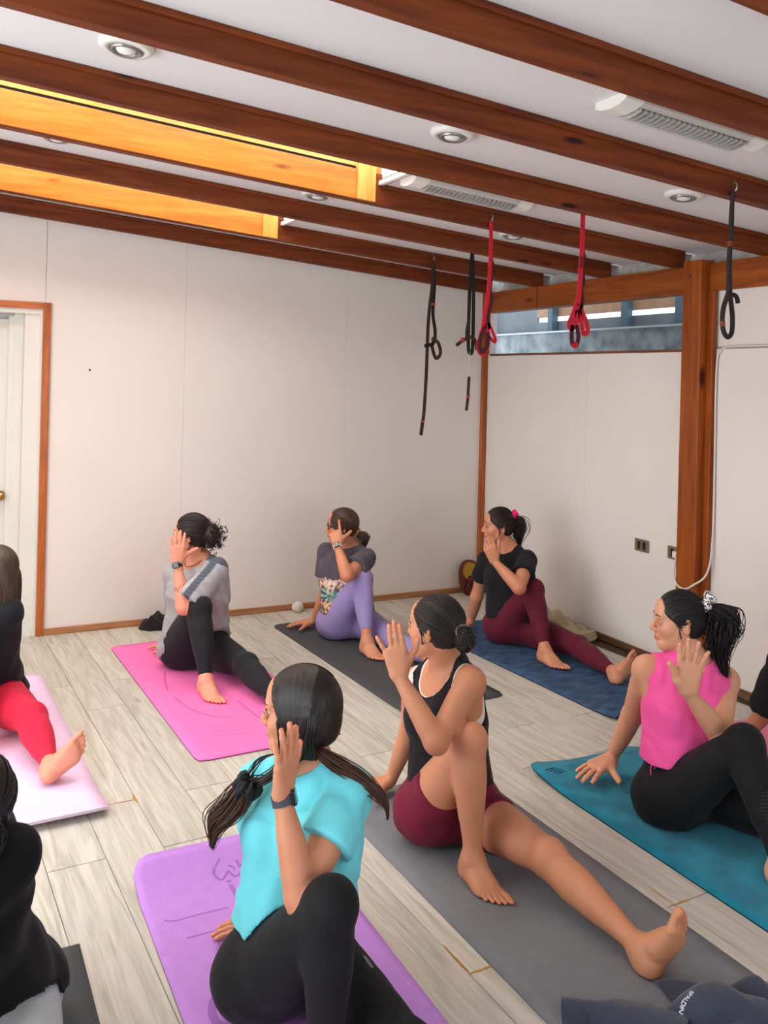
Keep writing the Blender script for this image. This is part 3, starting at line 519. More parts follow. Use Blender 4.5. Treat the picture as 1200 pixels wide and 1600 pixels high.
for yy in (-1.42, -1.47, -1.52): eng_curve([(.16, yy), (.24, yy - .03), (.34, yy - .035)], .0022, par=mpk, m=M_ENGP, zf=flat0)
M_LIL = grip('pale lilac mat', (240, 206, 238)); yli = yoga_mat('thick pale lilac yoga mat at the left edge, under the red leggings', (-0.075, 5.05), 0.62, 1.72, 2.3, M_LIL, mat('lilac mat edge', (206, 186, 200), 0.7), t=0.011, r=0.01, lift=lambda u, v: 0.028 * max(0, (v - 1.45) / 0.27) ** 2)
M_DKM = grip('ribbed dark grey mat', (84, 88, 90), bstretch=(1, 14, 1), bscale=110, bump=0.5); ydk = yoga_mat('ribbed dark grey yoga mat in the bottom left corner', (-0.215, 2.632), 0.62, 1.75, 0.2, M_DKM, t=0.005, r=0.0)
M_ROSE = grip('rose pink mat', (226, 132, 158)); yro = yoga_mat('rose pink yoga mat at the right edge behind the woman in pink', (3.13, 3.05), 0.62, 1.75, 1.0, M_ROSE, t=0.005, r=0.02)

# ================================================================ SMALL THINGS BY THE WALLS
def heightcloth(name, outline_fn, nx, ny, sx, sy, m, parent=None, seed=0, t=0.004):
    """crumpled cloth: a height field over an irregular footprint, closed below"""
    rnd = random.Random(seed); bm = bmesh.new(); T = {}; B_ = {}
    for i in range(nx + 1):
        for j in range(ny + 1):
            u, v = i / nx * 2 - 1, j / ny * 2 - 1; x, y, z = outline_fn(u, v)
            T[i, j] = bm.verts.new((x * sx, y * sy, z)); B_[i, j] = bm.verts.new((x * sx * .97, y * sy * .97, 0.0))
    for i in range(nx):
        for j in range(ny):
            bm.faces.new((T[i, j], T[i + 1, j], T[i + 1, j + 1], T[i, j + 1])); bm.faces.new((B_[i, j], B_[i, j + 1], B_[i + 1, j + 1], B_[i + 1, j]))
    rim = [(i, 0) for i in range(nx)] + [(nx, j) for j in range(ny)] + [(i, ny) for i in range(nx, 0, -1)] + [(0, j) for j in range(ny, 0, -1)]
    for a, b_ in zip(rim, rim[1:] + rim[:1]): bm.faces.new((T[a], B_[a], B_[b_], T[b_]))
    bmesh.ops.recalc_face_normals(bm, faces=bm.faces); me = bpy.data.meshes.new(name); bm.to_mesh(me); bm.free(); me.materials.append(m); me.polygons.foreach_set('use_smooth', [True] * len(me.polygons))
    o = bpy.data.objects.new(name, me); COL.objects.link(o)
    if parent: o.parent = parent
    return o
from mathutils import noise as mnoise
# beige blanket crumpled against the right wall
M_BEIGE = mat('beige cotton cloth', (196, 178, 150), 0.9, 0.15, var=0.06, vscale=20, bump=0.4, bscale=180)
def beige_fn(u, v):
    k = 1 - 0.22 * abs(math.sin(2.3 * v + u)); x, y = u * k + 0.10 * math.sin(4 * v), v * (1 - 0.12 * math.sin(3 * u))
    edge = max(0, 1 - max(abs(u), abs(v)) ** 4); ridge = abs(math.sin(3.2 * u + 2.2 * v + 1.2 * mnoise.noise(Vector((u * 1.5, v * 1.5, 0)))))
    z = 0.012 + edge * (0.045 + 0.085 * ridge * (0.6 + 0.4 * v) + 0.035 * mnoise.noise(Vector((u * 3, v * 3, 4)))); return x, y, z + 0.035 * max(0, u)
bgb = heightcloth('cloth', beige_fn, 44, 60, 0.12, 0.30, M_BEIGE, seed=2); bgb.name = 'blanket'; bgb.location = (3.69, 4.70, 0.0); bgb.rotation_euler = (0, 0, 0.06); tag(bgb, 'beige cloth crumpled on the floor against the right wall', 'blanket')
for k in range(3):
    z = 0.012 + k * 0.016; MB().tube(catmull([(-.10, .14 - k * .02, z + .02), (-.06, .0, z + .008), (.02, -.07 + .008 * k, z), (.10, -.075 + .012 * k, z + .004), (.13, -.03, z + .004)], 6), 0, flat=(0.008, 0.035), up=(0, 0, 1)).build('fold', M_BEIGE, bgb, smooth=True, bevel=0.006, seg=2).location = (0, -0.20, 0)
# black garment by the back wall
M_BLKC = mat('black jersey cloth', (30, 28, 30), 0.85, 0.2, var=0.2, vscale=30, bump=0.4, bscale=120, sheen=0.2)
def black_fn(u, v):
    e_ = max(0, 1 - max(abs(u), abs(v)) ** 4); k = 1 - 0.2 * math.sin(3 * v + 2 * u)
    return u * k, v * k, 0.008 + e_ * (0.04 + 0.05 * abs(math.sin(2.6 * u + 1.7 * v + 0.9)) + 0.03 * mnoise.noise(Vector((u * 2.5, v * 2.5, 9))))
bcl = heightcloth('garment', black_fn, 36, 28, 0.115, 0.07, M_BLKC); bcl.name = 'bundled_garment'; bcl.location = (1.335, 5.725, 0); tag(bcl, 'black garment bundled on the floor at the back wall', 'garment')
# white ball of tissue or cloth
def ball_mesh():
    bm = bmesh.new(); bmesh.ops.create_icosphere(bm, subdivisions=4, radius=0.040)
    for v in bm.verts:
        n = v.co.normalized(); k = 1 + 0.10 * mnoise.noise(n * 2.0) + 0.10 * abs(mnoise.noise(n * 4.0 + Vector((3, 1, 2)))) - 0.16 * max(0, 1 - abs(n.dot(Vector((0.5, -0.3, 0.8)).normalized()) - 0.1) * 6)
        v.co *= k; v.co.z *= 0.95; v.co.z = max(v.co.z, -0.033)
    me = bpy.data.meshes.new('ball'); bm.to_mesh(me); bm.free(); me.materials.append(mat('off white sock fabric', (222, 214, 204), 0.85, bump=0.4, bscale=200)); me.polygons.foreach_set('use_smooth', [True] * len(me.polygons)); return me
wb = bpy.data.objects.new('rolled_socks', ball_mesh()); COL.objects.link(wb); wb.location = (2.30, 5.76, 0.034); tag(wb, 'small white rolled ball of fabric at the back wall baseboard', 'socks')
# carved wooden mask-like board leaning in the corner
gb = empty('wooden_figure', (3.70, 5.72, 0)); gb.rotation_euler = (-0.14, 0, -0.25); tag(gb, 'dark red carved wooden board with yellow oval leaning in the corner', 'carving')
def ovalplate(a, b0, h, t, n=28, cut=None):
    pts = []
    for i in range(n):
        q = 2 * math.pi * i / n; pts.append((a * math.copysign(abs(math.cos(q)) ** 0.8, math.cos(q)) * (1 - 0.12 * (math.sin(q) < 0) * abs(math.sin(q))), h * 0.5 + h * 0.5 * math.copysign(abs(math.sin(q)) ** 0.8, math.sin(q))))
    m_ = MB(); m_.add([(x, -t / 2, z) for x, z in pts] + [(x, t / 2, z) for x, z in pts], [tuple(range(n)), tuple(range(2 * n - 1, n - 1, -1))] + [(i, n + i, n + (i + 1) % n, (i + 1) % n) for i in range(n)]); return m_
M_MAHO = wood('dark red wood', (110, 44, 34), (74, 26, 22), 'z', scale=2, knots=False)
ovalplate(0.085, 0, 0.27, 0.04).build('board', M_MAHO, gb, bevel=0.006)
yo = ovalplate(0.055, 0, 0.125, 0.008).build('yellow_oval', mat('ochre paint', (166, 128, 26), 0.5, var=0.1, vscale=20), gb, bevel=0.002); yo.location = (0, -0.022, 0.125)
yr = MB().tube([(0.058 * math.cos(2 * math.pi * i / 28), -0.023, 0.187 + 0.066 * math.sin(2 * math.pi * i / 28)) for i in range(29)], 0.005, 8).build('oval_rim', wood('light rim wood', (150, 92, 52), (120, 70, 40), 'z', scale=2, knots=False), gb, smooth=True)
MB().tube(catmull([(-.004, -.03, .135), (-.006, -.036, .10), (-.03, -.03, .05), (-.012, -.03, .02)], 6), [.013] * 6 + [.010] * 13, 8).build('carved_ridge', M_MAHO, gb, smooth=True)
MB().tube(catmull([(.01, -.03, .12), (.03, -.034, .08), (.05, -.03, .03)], 6), .009, 8).build('carved_ridge', M_MAHO, gb, smooth=True)
MB().lathe([(0.0, 0), (0.013, 0), (0.013, .003), (0, .003)], (-.004, -.026, .137), (0, -1, 0), 12, cap=False).build('dark_hole', M_DARK, gb)

# navy sweatshirt heaped on the near end of the grey mat
M_NAVY = mat('navy fleece', (56, 60, 74), 0.9, 0.15, var=0.08, vscale=14, bump=0.35, bscale=220, sheen=0.25)
hs = empty('sweatshirt', (1.80, 1.552, 0.005)); tag(hs, 'navy sweatshirt with white lettering heaped on the grey mat', 'sweatshirt')
def navy_fn(u, v):
    e_ = max(0, 1 - max(abs(u), abs(v)) ** 6); x = u * (1 - .1 * math.sin(4 * v)) ; y = v * (1 - 0.15 * math.sin(3 * u + 1))
    r1 = math.exp(-((u + 0.35 - .3 * v) / 0.22) ** 2); r2 = math.exp(-((u - 0.15 + .25 * v) / .2) ** 2); r3 = math.exp(-((u - .75) / .2) ** 2)
    return x, y, 0.010 + e_ * (0.030 + 0.055 * r1 + 0.04 * r2 + 0.055 * r3 * max(0, v + .4) + 0.03 * mnoise.noise(Vector((u * 2.2, v * 2.2, 1.7))))
hb = heightcloth('torso_cloth', navy_fn, 56, 44, 0.24, 0.19, M_NAVY, hs, t=0.005); hb.location = (0.085, -0.075, 0); hb.rotation_euler = (0, 0, -0.62)
sl = MB().tube(catmull([(-.07, .00, .045), (-.13, .08, .05), (-.19, .14, .045), (-.235, .185, .035)], 8), [0.056, .056, .055, .055, .054, .053, .052, .051, .05, .049, .048, .047, .046, .045, .044, .044, .043, .041, .04, .038, .036, .034, .033, .033, .034], 16).build('sleeve', M_NAVY, hs, smooth=True)
for v in sl.data.vertices: v.co += Vector((mnoise.noise(v.co * 22), mnoise.noise(v.co * 22 + Vector((5, 0, 0))), mnoise.noise(v.co * 22 + Vector((0, 7, 0))))) * 0.009; v.co.z = max(v.co.z * 0.8, 0.002)
cf = MB().tube([(-.225, .175, .035), (-.25, .20, .034), (-.275, .222, .03)], [.036, .035, .036], 16).build('cuff', M_NAVY, hs, smooth=True)
for v in cf.data.vertices: v.co.z = max(v.co.z * 0.8, 0.002)
sl.location = cf.location = (-0.045, 0.025, 0)
sl2 = MB().tube(catmull([(.10, -.06, .06), (.02, -.0, .085), (-.03, .03, .06), (-.05, .05, .025)], 8), [.05] * 9 + [.052] * 16, 16).build('hood_fold', M_NAVY, hs, smooth=True)
for v in sl2.data.vertices: v.co += Vector((mnoise.noise(v.co * 18), mnoise.noise(v.co * 18 + Vector((5, 0, 0))), mnoise.noise(v.co * 18 + Vector((0, 7, 0))))) * 0.010; v.co.z = max(v.co.z, 0.002)
sl2.location = (-0.022, 0.022, 0)
# ================================================================ PEOPLE: signed-distance bodies meshed with surface nets
f32 = np.float32
def V3(*a): return np.array(a, dtype=np.float64)
def nrm(v): v = np.asarray(v, float); return v / (np.linalg.norm(v) + 1e-12)
def smin(a, b, k):
    h = np.maximum(k - np.abs(a - b), 0.0) / k
    return np.minimum(a, b) - h * h * k * 0.25
def smax(a, b, k): return -smin(-a, -b, k)
CR = V3(math.cos(YAW), -math.sin(YAW), 0); CT = V3(-math.sin(YAW), -math.cos(YAW), 0); UZ = V3(0, 0, 1)   # photo right, towards the photographer, up

class Prim:
    def __init__(s, fn, lo, hi, k=0.02, tag=''): s.fn, s.lo, s.hi, s.k, s.tag = fn, np.asarray(lo, float), np.asarray(hi, float), k, tag
def bone(a, b, prof, k=0.02, squash=None, tag=''):
    a, b = np.asarray(a, float), np.asarray(b, float); ab = b - a; L2 = ab @ ab
    T = np.array([p[0] for p in prof]); R = np.array([p[1] for p in prof]); tt = np.linspace(0, 1, 33); rr = np.interp(tt, T, R)
    for _ in range(2): rr[1:-1] = (rr[:-2] + rr[1:-1] * 2 + rr[2:]) / 4
    def fn(P):
        q = P - a; t = np.clip(q @ ab / L2, 0, 1); q = q - t[:, None] * ab; r = np.interp(t, tt, rr); d2 = np.einsum('ij,ij->i', q, q)
        if squash is not None:
            n, s = squash; qn = q @ n; d2 = d2 + qn * qn * (1 / s ** 2 - 1)
            return (np.sqrt(d2) - r) * (0.5 + 0.5 * min(s, 1.0))
        return np.sqrt(d2) - r
    m = R.max() * (max(1, squash[1]) if squash is not None else 1); return Prim(fn, np.minimum(a, b) - m, np.maximum(a, b) + m, k, tag)
def ell(c, rad, axes=None, k=0.02, tag=''):
    c = np.asarray(c, float); rad = np.asarray(rad, float); A = np.eye(3) if axes is None else np.array(axes, float)
    def fn(P):
        q = (P - c) @ A.T; u = q / rad; k0 = np.sqrt(np.einsum('ij,ij->i', u, u)); w = u / rad; k1 = np.sqrt(np.einsum('ij,ij->i', w, w)) + 1e-9
        return k0 * (k0 - 1) / k1
    m = rad.max(); return Prim(fn, c - m, c + m, k, tag)
def ring_seg(c0, c1, l0, l1, f0, f1, a0, a1, b0, b1, k=0.03, tag='', ex=2.3):
    c0, c1 = np.asarray(c0, float), np.asarray(c1, float); ab = c1 - c0; L2 = ab @ ab
    def fn(P):
        q = P - c0; t = np.clip(q @ ab / L2, 0, 1)[:, None]; q = q - t * ab
        l = l0 * (1 - t) + l1 * t; l /= np.linalg.norm(l, axis=1)[:, None]; f = f0 * (1 - t) + f1 * t; f /= np.linalg.norm(f, axis=1)[:, None]
        t = t[:, 0]; A = a0 * (1 - t) + a1 * t; Bv = b0 * (1 - t) + b1 * t
        u = np.einsum('ij,ij->i', q, l); v = np.einsum('ij,ij->i', q, f); w2 = np.maximum(np.einsum('ij,ij->i', q, q) - u * u - v * v, 0); m = np.minimum(A, Bv)
        return ((np.abs(u / A) ** ex + np.abs(v / Bv) ** ex + (w2 / (m * m)) ** (ex / 2)) ** (1 / ex) - 1) * m
    m = max(a0, a1, b0, b1); return Prim(fn, np.minimum(c0, c1) - m, np.maximum(c0, c1) + m, k, tag)

class Field:
    def __init__(s, groups, off=0.0, cuts=(), gk=0.012, disp=None, floor=None): s.groups, s.off, s.cuts, s.gk, s.disp, s.floor = groups, off, list(cuts), gk, disp, floor
    def bounds(s):
        lo = np.min([p.lo for g in s.groups for p in g], 0); hi = np.max([p.hi for g in s.groups for p in g], 0); return lo - s.off - 0.02, hi + s.off + 0.02
    def blocks(s, C, half, offs, margin):
        """C (n,3) block centres, half block size, offs (m,3) sample offsets -> (n,m)"""
        n, m = len(C), len(offs); tot = None
        for g in s.groups:
            D = np.full((n, m), 1.0)
            for p in g:
                mg = margin + p.k + s.off; sel = np.all((C + half + mg > p.lo) & (C - half - mg < p.hi), 1)
                ix = np.nonzero(sel)[0]
                if not len(ix): continue
                P = (C[ix, None, :] + offs[None]).reshape(-1, 3); dv = p.fn(P).reshape(len(ix), m); D[ix] = smax(D[ix], -dv, p.k) if p.tag == 'sub' else smin(D[ix], dv, p.k)
            tot = D if tot is None else smin(tot, D, s.gk)
        P = (C[:, None, :] + offs[None]).reshape(-1, 3); tot = tot.reshape(-1) - s.off
        if s.disp is not None: tot = tot - s.disp(P)
        for c in s.cuts: tot = np.maximum(tot, c(P))
        if s.floor is not None: tot = smax(tot, s.floor - P[:, 2], 0.012)
        return tot.reshape(n, m)
CORN = np.array([(i, j, k) for i in (0, 1) for j in (0, 1) for k in (0, 1)])
EDG = [(a, b) for a in range(8) for b in range(a + 1, 8) if np.abs(CORN[a] - CORN[b]).sum() == 1]
def mesh_field(F, h, lo=None, hi=None, keep=None):
    """surface nets on the active blocks only; keep(P) -> bool drops cells"""
    bl, bh = F.bounds(); lo = bl if lo is None else np.maximum(bl, lo); hi = bh if hi is None else np.minimum(bh, hi)
    NB = 8; H = NB * h; nb = np.maximum(1, np.ceil((hi - lo) / H).astype(int))
    G = np.stack(np.meshgrid(*[np.arange(n) for n in nb], indexing='ij'), -1).reshape(-1, 3)
    C = lo + (G + 0.5) * H
    d = F.blocks(C, H / 2, np.zeros((1, 3)), H)[:, 0]; act = np.abs(d) < H * 0.87 * 1.35 + 0.012
    G = G[act]; C = C[act]
    if not len(G): return np.zeros((0, 3)), np.zeros((0, 4), int)
    loc = np.stack(np.meshgrid(*[np.arange(NB + 1)] * 3, indexing='ij'), -1).reshape(-1, 3)
    vals = []
    for i in range(0, len(G), 400): vals.append(F.blocks(C[i:i + 400], H / 2, loc * h - H / 2, 0.03))
    # neighbouring blocks must agree on the samples they share
    Vv = np.concatenate(vals).reshape(-1); gp = G[:, None, :] * NB + loc[None]; NN = nb * NB + 1; gk = ((gp[..., 0] * NN[1] + gp[..., 1]) * NN[2] + gp[..., 2]).reshape(-1)
    bord = np.nonzero(np.tile(((loc == 0) | (loc == NB)).any(1), len(G)))[0]; uk, ui, inv = np.unique(gk[bord], return_index=True, return_inverse=True); Vv[bord] = Vv[bord][ui][inv]
    Vv = Vv.reshape(-1, NB + 1, NB + 1, NB + 1); ins = Vv < 0
    cv = np.stack([Vv[:, a:a + NB, b:b + NB, c:c + NB] for a, b, c in CORN], -1); ci = cv < 0; s_ = ci.sum(-1); am = (s_ > 0) & (s_ < 8)
    bi, x, y, z = np.nonzero(am); cv = cv[bi, x, y, z]; ci = ci[bi, x, y, z]
    acc = np.zeros((len(bi), 3)); cnt = np.zeros(len(bi))
    for a, b in EDG:
        m = ci[:, a] != ci[:, b]; t = np.where(m, cv[:, a] / np.where(m, cv[:, a] - cv[:, b], 1), 0)
        acc += np.where(m[:, None], CORN[a] + t[:, None] * (CORN[b] - CORN[a]), 0); cnt += m
    cell = G[bi] * NB + np.stack([x, y, z], -1); P = lo + (cell + acc / cnt[:, None]) * h
    N = nb * NB + 2; key = lambda c: ((c[:, 0] + 1) * N[1] + c[:, 1] + 1) * N[2] + c[:, 2] + 1
    K = key(cell); order = np.argsort(K); Ks = K[order]
    quads = []
    for ax in range(3):
        o1, o2 = (ax + 1) % 3, (ax + 2) % 3; sl0 = [slice(None)] + [slice(0, NB)] * 3; sl1 = list(sl0); sl1[ax + 1] = slice(1, NB + 1)
        a_, b_ = ins[tuple(sl0)], ins[tuple(sl1)]; m = a_ != b_; bi, x, y, z = np.nonzero(m); base = G[bi] * NB + np.stack([x, y, z], -1); flip = b_[bi, x, y, z]
        e1 = np.eye(3, dtype=int)[o1]; e2 = np.eye(3, dtype=int)[o2]
        ids = []; ok = np.ones(len(base), bool)
        for c in (base - e1 - e2, base - e2, base, base - e1):
            kk = key(c); pos = np.clip(np.searchsorted(Ks, kk), 0, len(Ks) - 1); ok &= Ks[pos] == kk; ids.append(order[pos])
        q = np.stack(ids, -1); q[flip] = q[flip][:, ::-1]; quads.append(q[ok])
    Q = np.concatenate(quads)
    if keep is not None:
        kp = keep(P); Q = Q[kp[Q].all(1)]
    used = np.unique(Q); mp = np.full(len(P), -1); mp[used] = np.arange(len(used)); return P[used], mp[Q]
def relax(P, Q, it=1, w=0.5):
    if not len(Q): return P
    for _ in range(it):
        acc = np.zeros_like(P); cnt = np.zeros(len(P))
        for a, b in ((0, 1), (1, 2), (2, 3), (3, 0)):
            np.add.at(acc, Q[:, a], P[Q[:, b]]); np.add.at(acc, Q[:, b], P[Q[:, a]]); np.add.at(cnt, Q[:, a], 1); np.add.at(cnt, Q[:, b], 1)
        P = P * (1 - w) + w * acc / np.maximum(cnt, 1)[:, None]
    return P
def np_object(name, P, Q, material, parent=None, base=None, tint=None, smooth=True):
    me = bpy.data.meshes.new(name); P = np.asarray(P, f32); 
    if base is not None: P = P - np.asarray(base, f32)
    Q = np.asarray(Q, np.int32); nq = len(Q); w = Q.shape[1]
    me.vertices.add(len(P)); me.vertices.foreach_set('co', P.ravel()); me.loops.add(nq * w); me.loops.foreach_set('vertex_index', Q.ravel()); me.polygons.add(nq)
    me.polygons.foreach_set('loop_start', np.arange(0, nq * w, w, dtype=np.int32)); me.polygons.foreach_set('loop_total', np.full(nq, w, np.int32)); me.polygons.foreach_set('use_smooth', np.full(nq, smooth)); me.update(calc_edges=True)
    if tint is not None:
        at = me.attributes.new('tint', 'FLOAT_COLOR', 'POINT'); c = np.ones((len(P), 4), f32); c[:, :3] = tint; at.data.foreach_set('color', c.ravel())
    me.materials.append(material); o = bpy.data.objects.new(name, me); COL.objects.link(o)
    if parent: o.parent = parent
    return o

def skin_mat(name, rgb):
    m = mat(name, rgb, 0.5, 0.35, sss=0.12, bump=0.06, bscale=140); nt = m.node_tree; p = nt.nodes['Principled BSDF']
    if 'Attribute' in nt.nodes: return m
    at = nt.nodes.new('ShaderNodeAttribute'); at.attribute_name = 'tint'; tc = nt.nodes.new('ShaderNodeTexCoord'); n = nt.nodes.new('ShaderNodeTexNoise'); n.inputs['Scale'].default_value = 9; n.inputs['Detail'].default_value = 5; nt.links.new(tc.outputs['Object'], n.inputs['Vector'])
    r = nt.nodes.new('ShaderNodeValToRGB'); c = srgb(*rgb); r.color_ramp.elements[0].position = 0.3; r.color_ramp.elements[0].color = (c[0] * .92, c[1] * .86, c[2] * .82, 1); r.color_ramp.elements[1].position = 0.7; r.color_ramp.elements[1].color = (min(1, c[0] * 1.05), c[1] * 1.04, c[2] * 1.03, 1); nt.links.new(n.outputs['Fac'], r.inputs[0])
    mx = nt.nodes.new('ShaderNodeMix'); mx.data_type = 'RGBA'; mx.blend_type = 'MULTIPLY'; mx.inputs[0].default_value = 1; nt.links.new(r.outputs[0], mx.inputs[6]); nt.links.new(at.outputs['Color'], mx.inputs[7]); nt.links.new(mx.outputs[2], p.inputs['Base Color']); return m
def hair_mat(name, rgb, tip=None):
    m = mat(name, rgb, 0.46, 0.35, var=0.3, vscale=60, stretch=(1, 1, 0.3)); return m
def cloth_mat(name, rgb, rough=0.85, var=0.05, **k): return mat(name, rgb, rough, 0.2, var=var, vscale=18, bump=0.25, bscale=320, sheen=0.05, **k)

# ---------------------------------------------------------------- strands
def tubes(paths, radii, n=5):
    """many tapered tubes at once: paths list of (m,3), radii list of (m,)"""
    Ps, Qs, off = [], [], 0; ang = np.arange(n) * 2 * np.pi / n; byl = {}
    for p, r in zip(paths, radii):
        p = np.asarray(p, float); m = len(p); r = np.full(m, r) if np.isscalar(r) else np.asarray(r, float)
        if len(r) != m: r = np.interp(np.linspace(0, 1, m), np.linspace(0, 1, len(r)), r)
        byl.setdefault(m, []).append((p, r))
    for m, L in byl.items():
        p = np.stack([x[0] for x in L]); r = np.stack([x[1] for x in L]); S = len(L)
        d = np.gradient(p, axis=1); d /= np.linalg.norm(d, axis=2, keepdims=True) + 1e-9; ref = np.cross(d[:, 0], V3(.3, .5, .8)); u = np.empty_like(p)
        for i in range(m):
            ref = ref - d[:, i] * np.einsum('ij,ij->i', ref, d[:, i])[:, None]; ref = ref / (np.linalg.norm(ref, axis=1, keepdims=True) + 1e-9); u[:, i] = ref
        w = np.cross(d, u); ring = p[:, :, None, :] + r[:, :, None, None] * (np.cos(ang)[None, None, :, None] * u[:, :, None, :] + np.sin(ang)[None, None, :, None] * w[:, :, None, :])
        Ps.append(ring.reshape(-1, 3)); i = np.arange(m - 1)[:, None] * n + np.arange(n)[None]; j = np.arange(m - 1)[:, None] * n + (np.arange(n)[None] + 1) % n
        q = np.stack([i, j, j + n, i + n], -1).reshape(-1, 4); Qs.append((q[None] + (np.arange(S) * m * n)[:, None, None]).reshape(-1, 4) + off); off += S * m * n
    return np.concatenate(Ps), np.concatenate(Qs)
def cat_meshes(ms):
    Ps, Qs, off = [], [], 0
    for P, Q in ms:
        if not len(P): continue
        Ps.append(P); Qs.append(Q + off); off += len(P)
    return np.concatenate(Ps), np.concatenate(Qs)
def spline(pts, n=24):
    c = np.array([tuple(p) for p in catmull([Vector(p) for p in pts], 8)]); t = np.linspace(0, 1, n); u = np.linspace(0, 1, len(c)); return np.stack([np.interp(t, u, c[:, k]) for k in range(3)], -1)

# ---------------------------------------------------------------- hand and foot
def hand_prims(W, D, S, side, sc, curl=(12, 14, 16, 20), splay=(7, 2, -4, -12), thumb=(40, 18), tag='hand', pitch=0.0):
    """W wrist, D finger direction, S thumb side; returns prims and fingertips"""
    D = nrm(D); S = nrm(S - D * (S @ D)); N = np.cross(D, S) * (1 if side == 'L' else -1)     # palm normal
    out = []; u = sc; kn = [(.082, .026), (.086, .007), (.083, -.012), (.074, -.029)]; ln = [.070, .078, .072, .056]; rad = [.0086, .0088, .0083, .0073]
    tips = []
    for (kd, ks), L, r, cu, spl in zip(kn, ln, rad, curl, splay):
        base = W + (D * .012 + S * ks * .45) * u; K = W + (D * kd + S * ks) * u
        out.append(bone(base, K, [(0, .0155 * u), (.6, .0135 * u), (1, .0115 * u)], k=.014 * u, squash=(N, .95), tag=tag))
        a = math.radians(spl); d = D * math.cos(a) + S * math.sin(a); p = K
        ang = 0.0
        for seg, (f, cf) in enumerate(((.45, .8), (.31, 1.1), (.24, .8))):
            ang += math.radians(cu * cf); q = p + (d * math.cos(ang) + N * math.sin(ang)) * L * f * u
            out.append(bone(p, q, [(0, r * (1.06 - .08 * seg) * u), (.5, r * (.97 - .08 * seg) * u), (1, r * (.98 - .09 * seg) * u)], k=.004, tag=tag)); p = q
        tips.append((p, nrm(d * math.cos(ang) + N * math.sin(ang)), N))
    A0 = W + (D * .018 + S * .014 + N * .006) * u; A1 = W + (D * .048 + S * .038 + N * .010) * u
    t1, t2 = math.radians(thumb[0]), math.radians(thumb[1])
    d1 = nrm(D * math.cos(t1) + S * math.sin(t1) + N * .15); d2 = nrm(D * math.cos(t1 - t2) + S * math.sin(t1 - t2) + N * .15)
    A2 = A1 + d1 * .034 * u; A3 = A2 + d2 * .028 * u
    out += [bone(A0, A1, [(0, .017 * u), (1, .0145 * u)], k=.014 * u, tag=tag), bone(A1, A2, [(0, .0125 * u), (1, .0102 * u)], k=.008, tag=tag), bone(A2, A3, [(0, .0105 * u), (.6, .0098 * u), (1, .0082 * u)], k=.004, tag=tag)]
    tips.append((A3, d2, N)); return out, tips
def foot_prims(A, F, up, side, sc, tag='foot', toes=0.0):
    """A ankle joint, F towards the toes, up away from the sole"""
    F = nrm(F); up = nrm(up - F * (up @ F)); left = np.cross(up, F); M = left if side == 'R' else -left; u = sc; o = []
    hz = -.060
    P = lambda f, m, z: A + (F * f + M * m + up * z) * u
    o.append(ell(P(-.022, 0, hz * .62), V3(.036, .031, .044) * u, (F, M, up), k=.02, tag=tag))
    o.append(bone(P(0, 0, 0), P(-.012, 0, -.03), [(0, .034 * u), (1, .034 * u)], k=.02, tag=tag))
    o.append(bone(P(.0, .004, -.008), P(.085, .012, -.040), [(0, .036 * u), (.6, .029 * u), (1, .022 * u)], k=.025, squash=(nrm(up + F * .4), .85), tag=tag))
    o.append(bone(P(-.01, -.01, -.048), P(.075, -.024, -.058), [(0, .028 * u), (1, .020 * u)], k=.025, tag=tag))
    for m_, f_ in ((.030, .120), (.012, .122), (-.004, .116), (-.019, .106), (-.033, .094)):
        o.append(bone(P(.04, m_ * .5, -.045), P(f_, m_, -.062), [(0, .023 * u), (1, .0145 * u)], k=.018, tag=tag))
    tl = ((.034, .126, .050, .0125), (.014, .130, .042, .0088), (-.002, .124, .038, .0082), (-.017, .114, .034, .0078), (-.031, .101, .029, .0075))
    tips = []
    for m_, f_, L, r in tl:
        p0 = P(f_ - .012, m_, -.062); p1 = P(f_ + L * .5, m_ * 1.03, -.060 + .012 * toes); p2 = P(f_ + L, m_ * 1.05, -.066 + .020 * toes)
        o.append(bone(p0, p1, [(0, r * u), (1, r * .92 * u)], k=.005, tag=tag)); o.append(bone(p1, p2, [(0, r * .92 * u), (.7, r * 1.06 * u), (1, r * .9 * u)], k=.003, tag=tag)); tips.append((p2, F, up))
    return o, tips

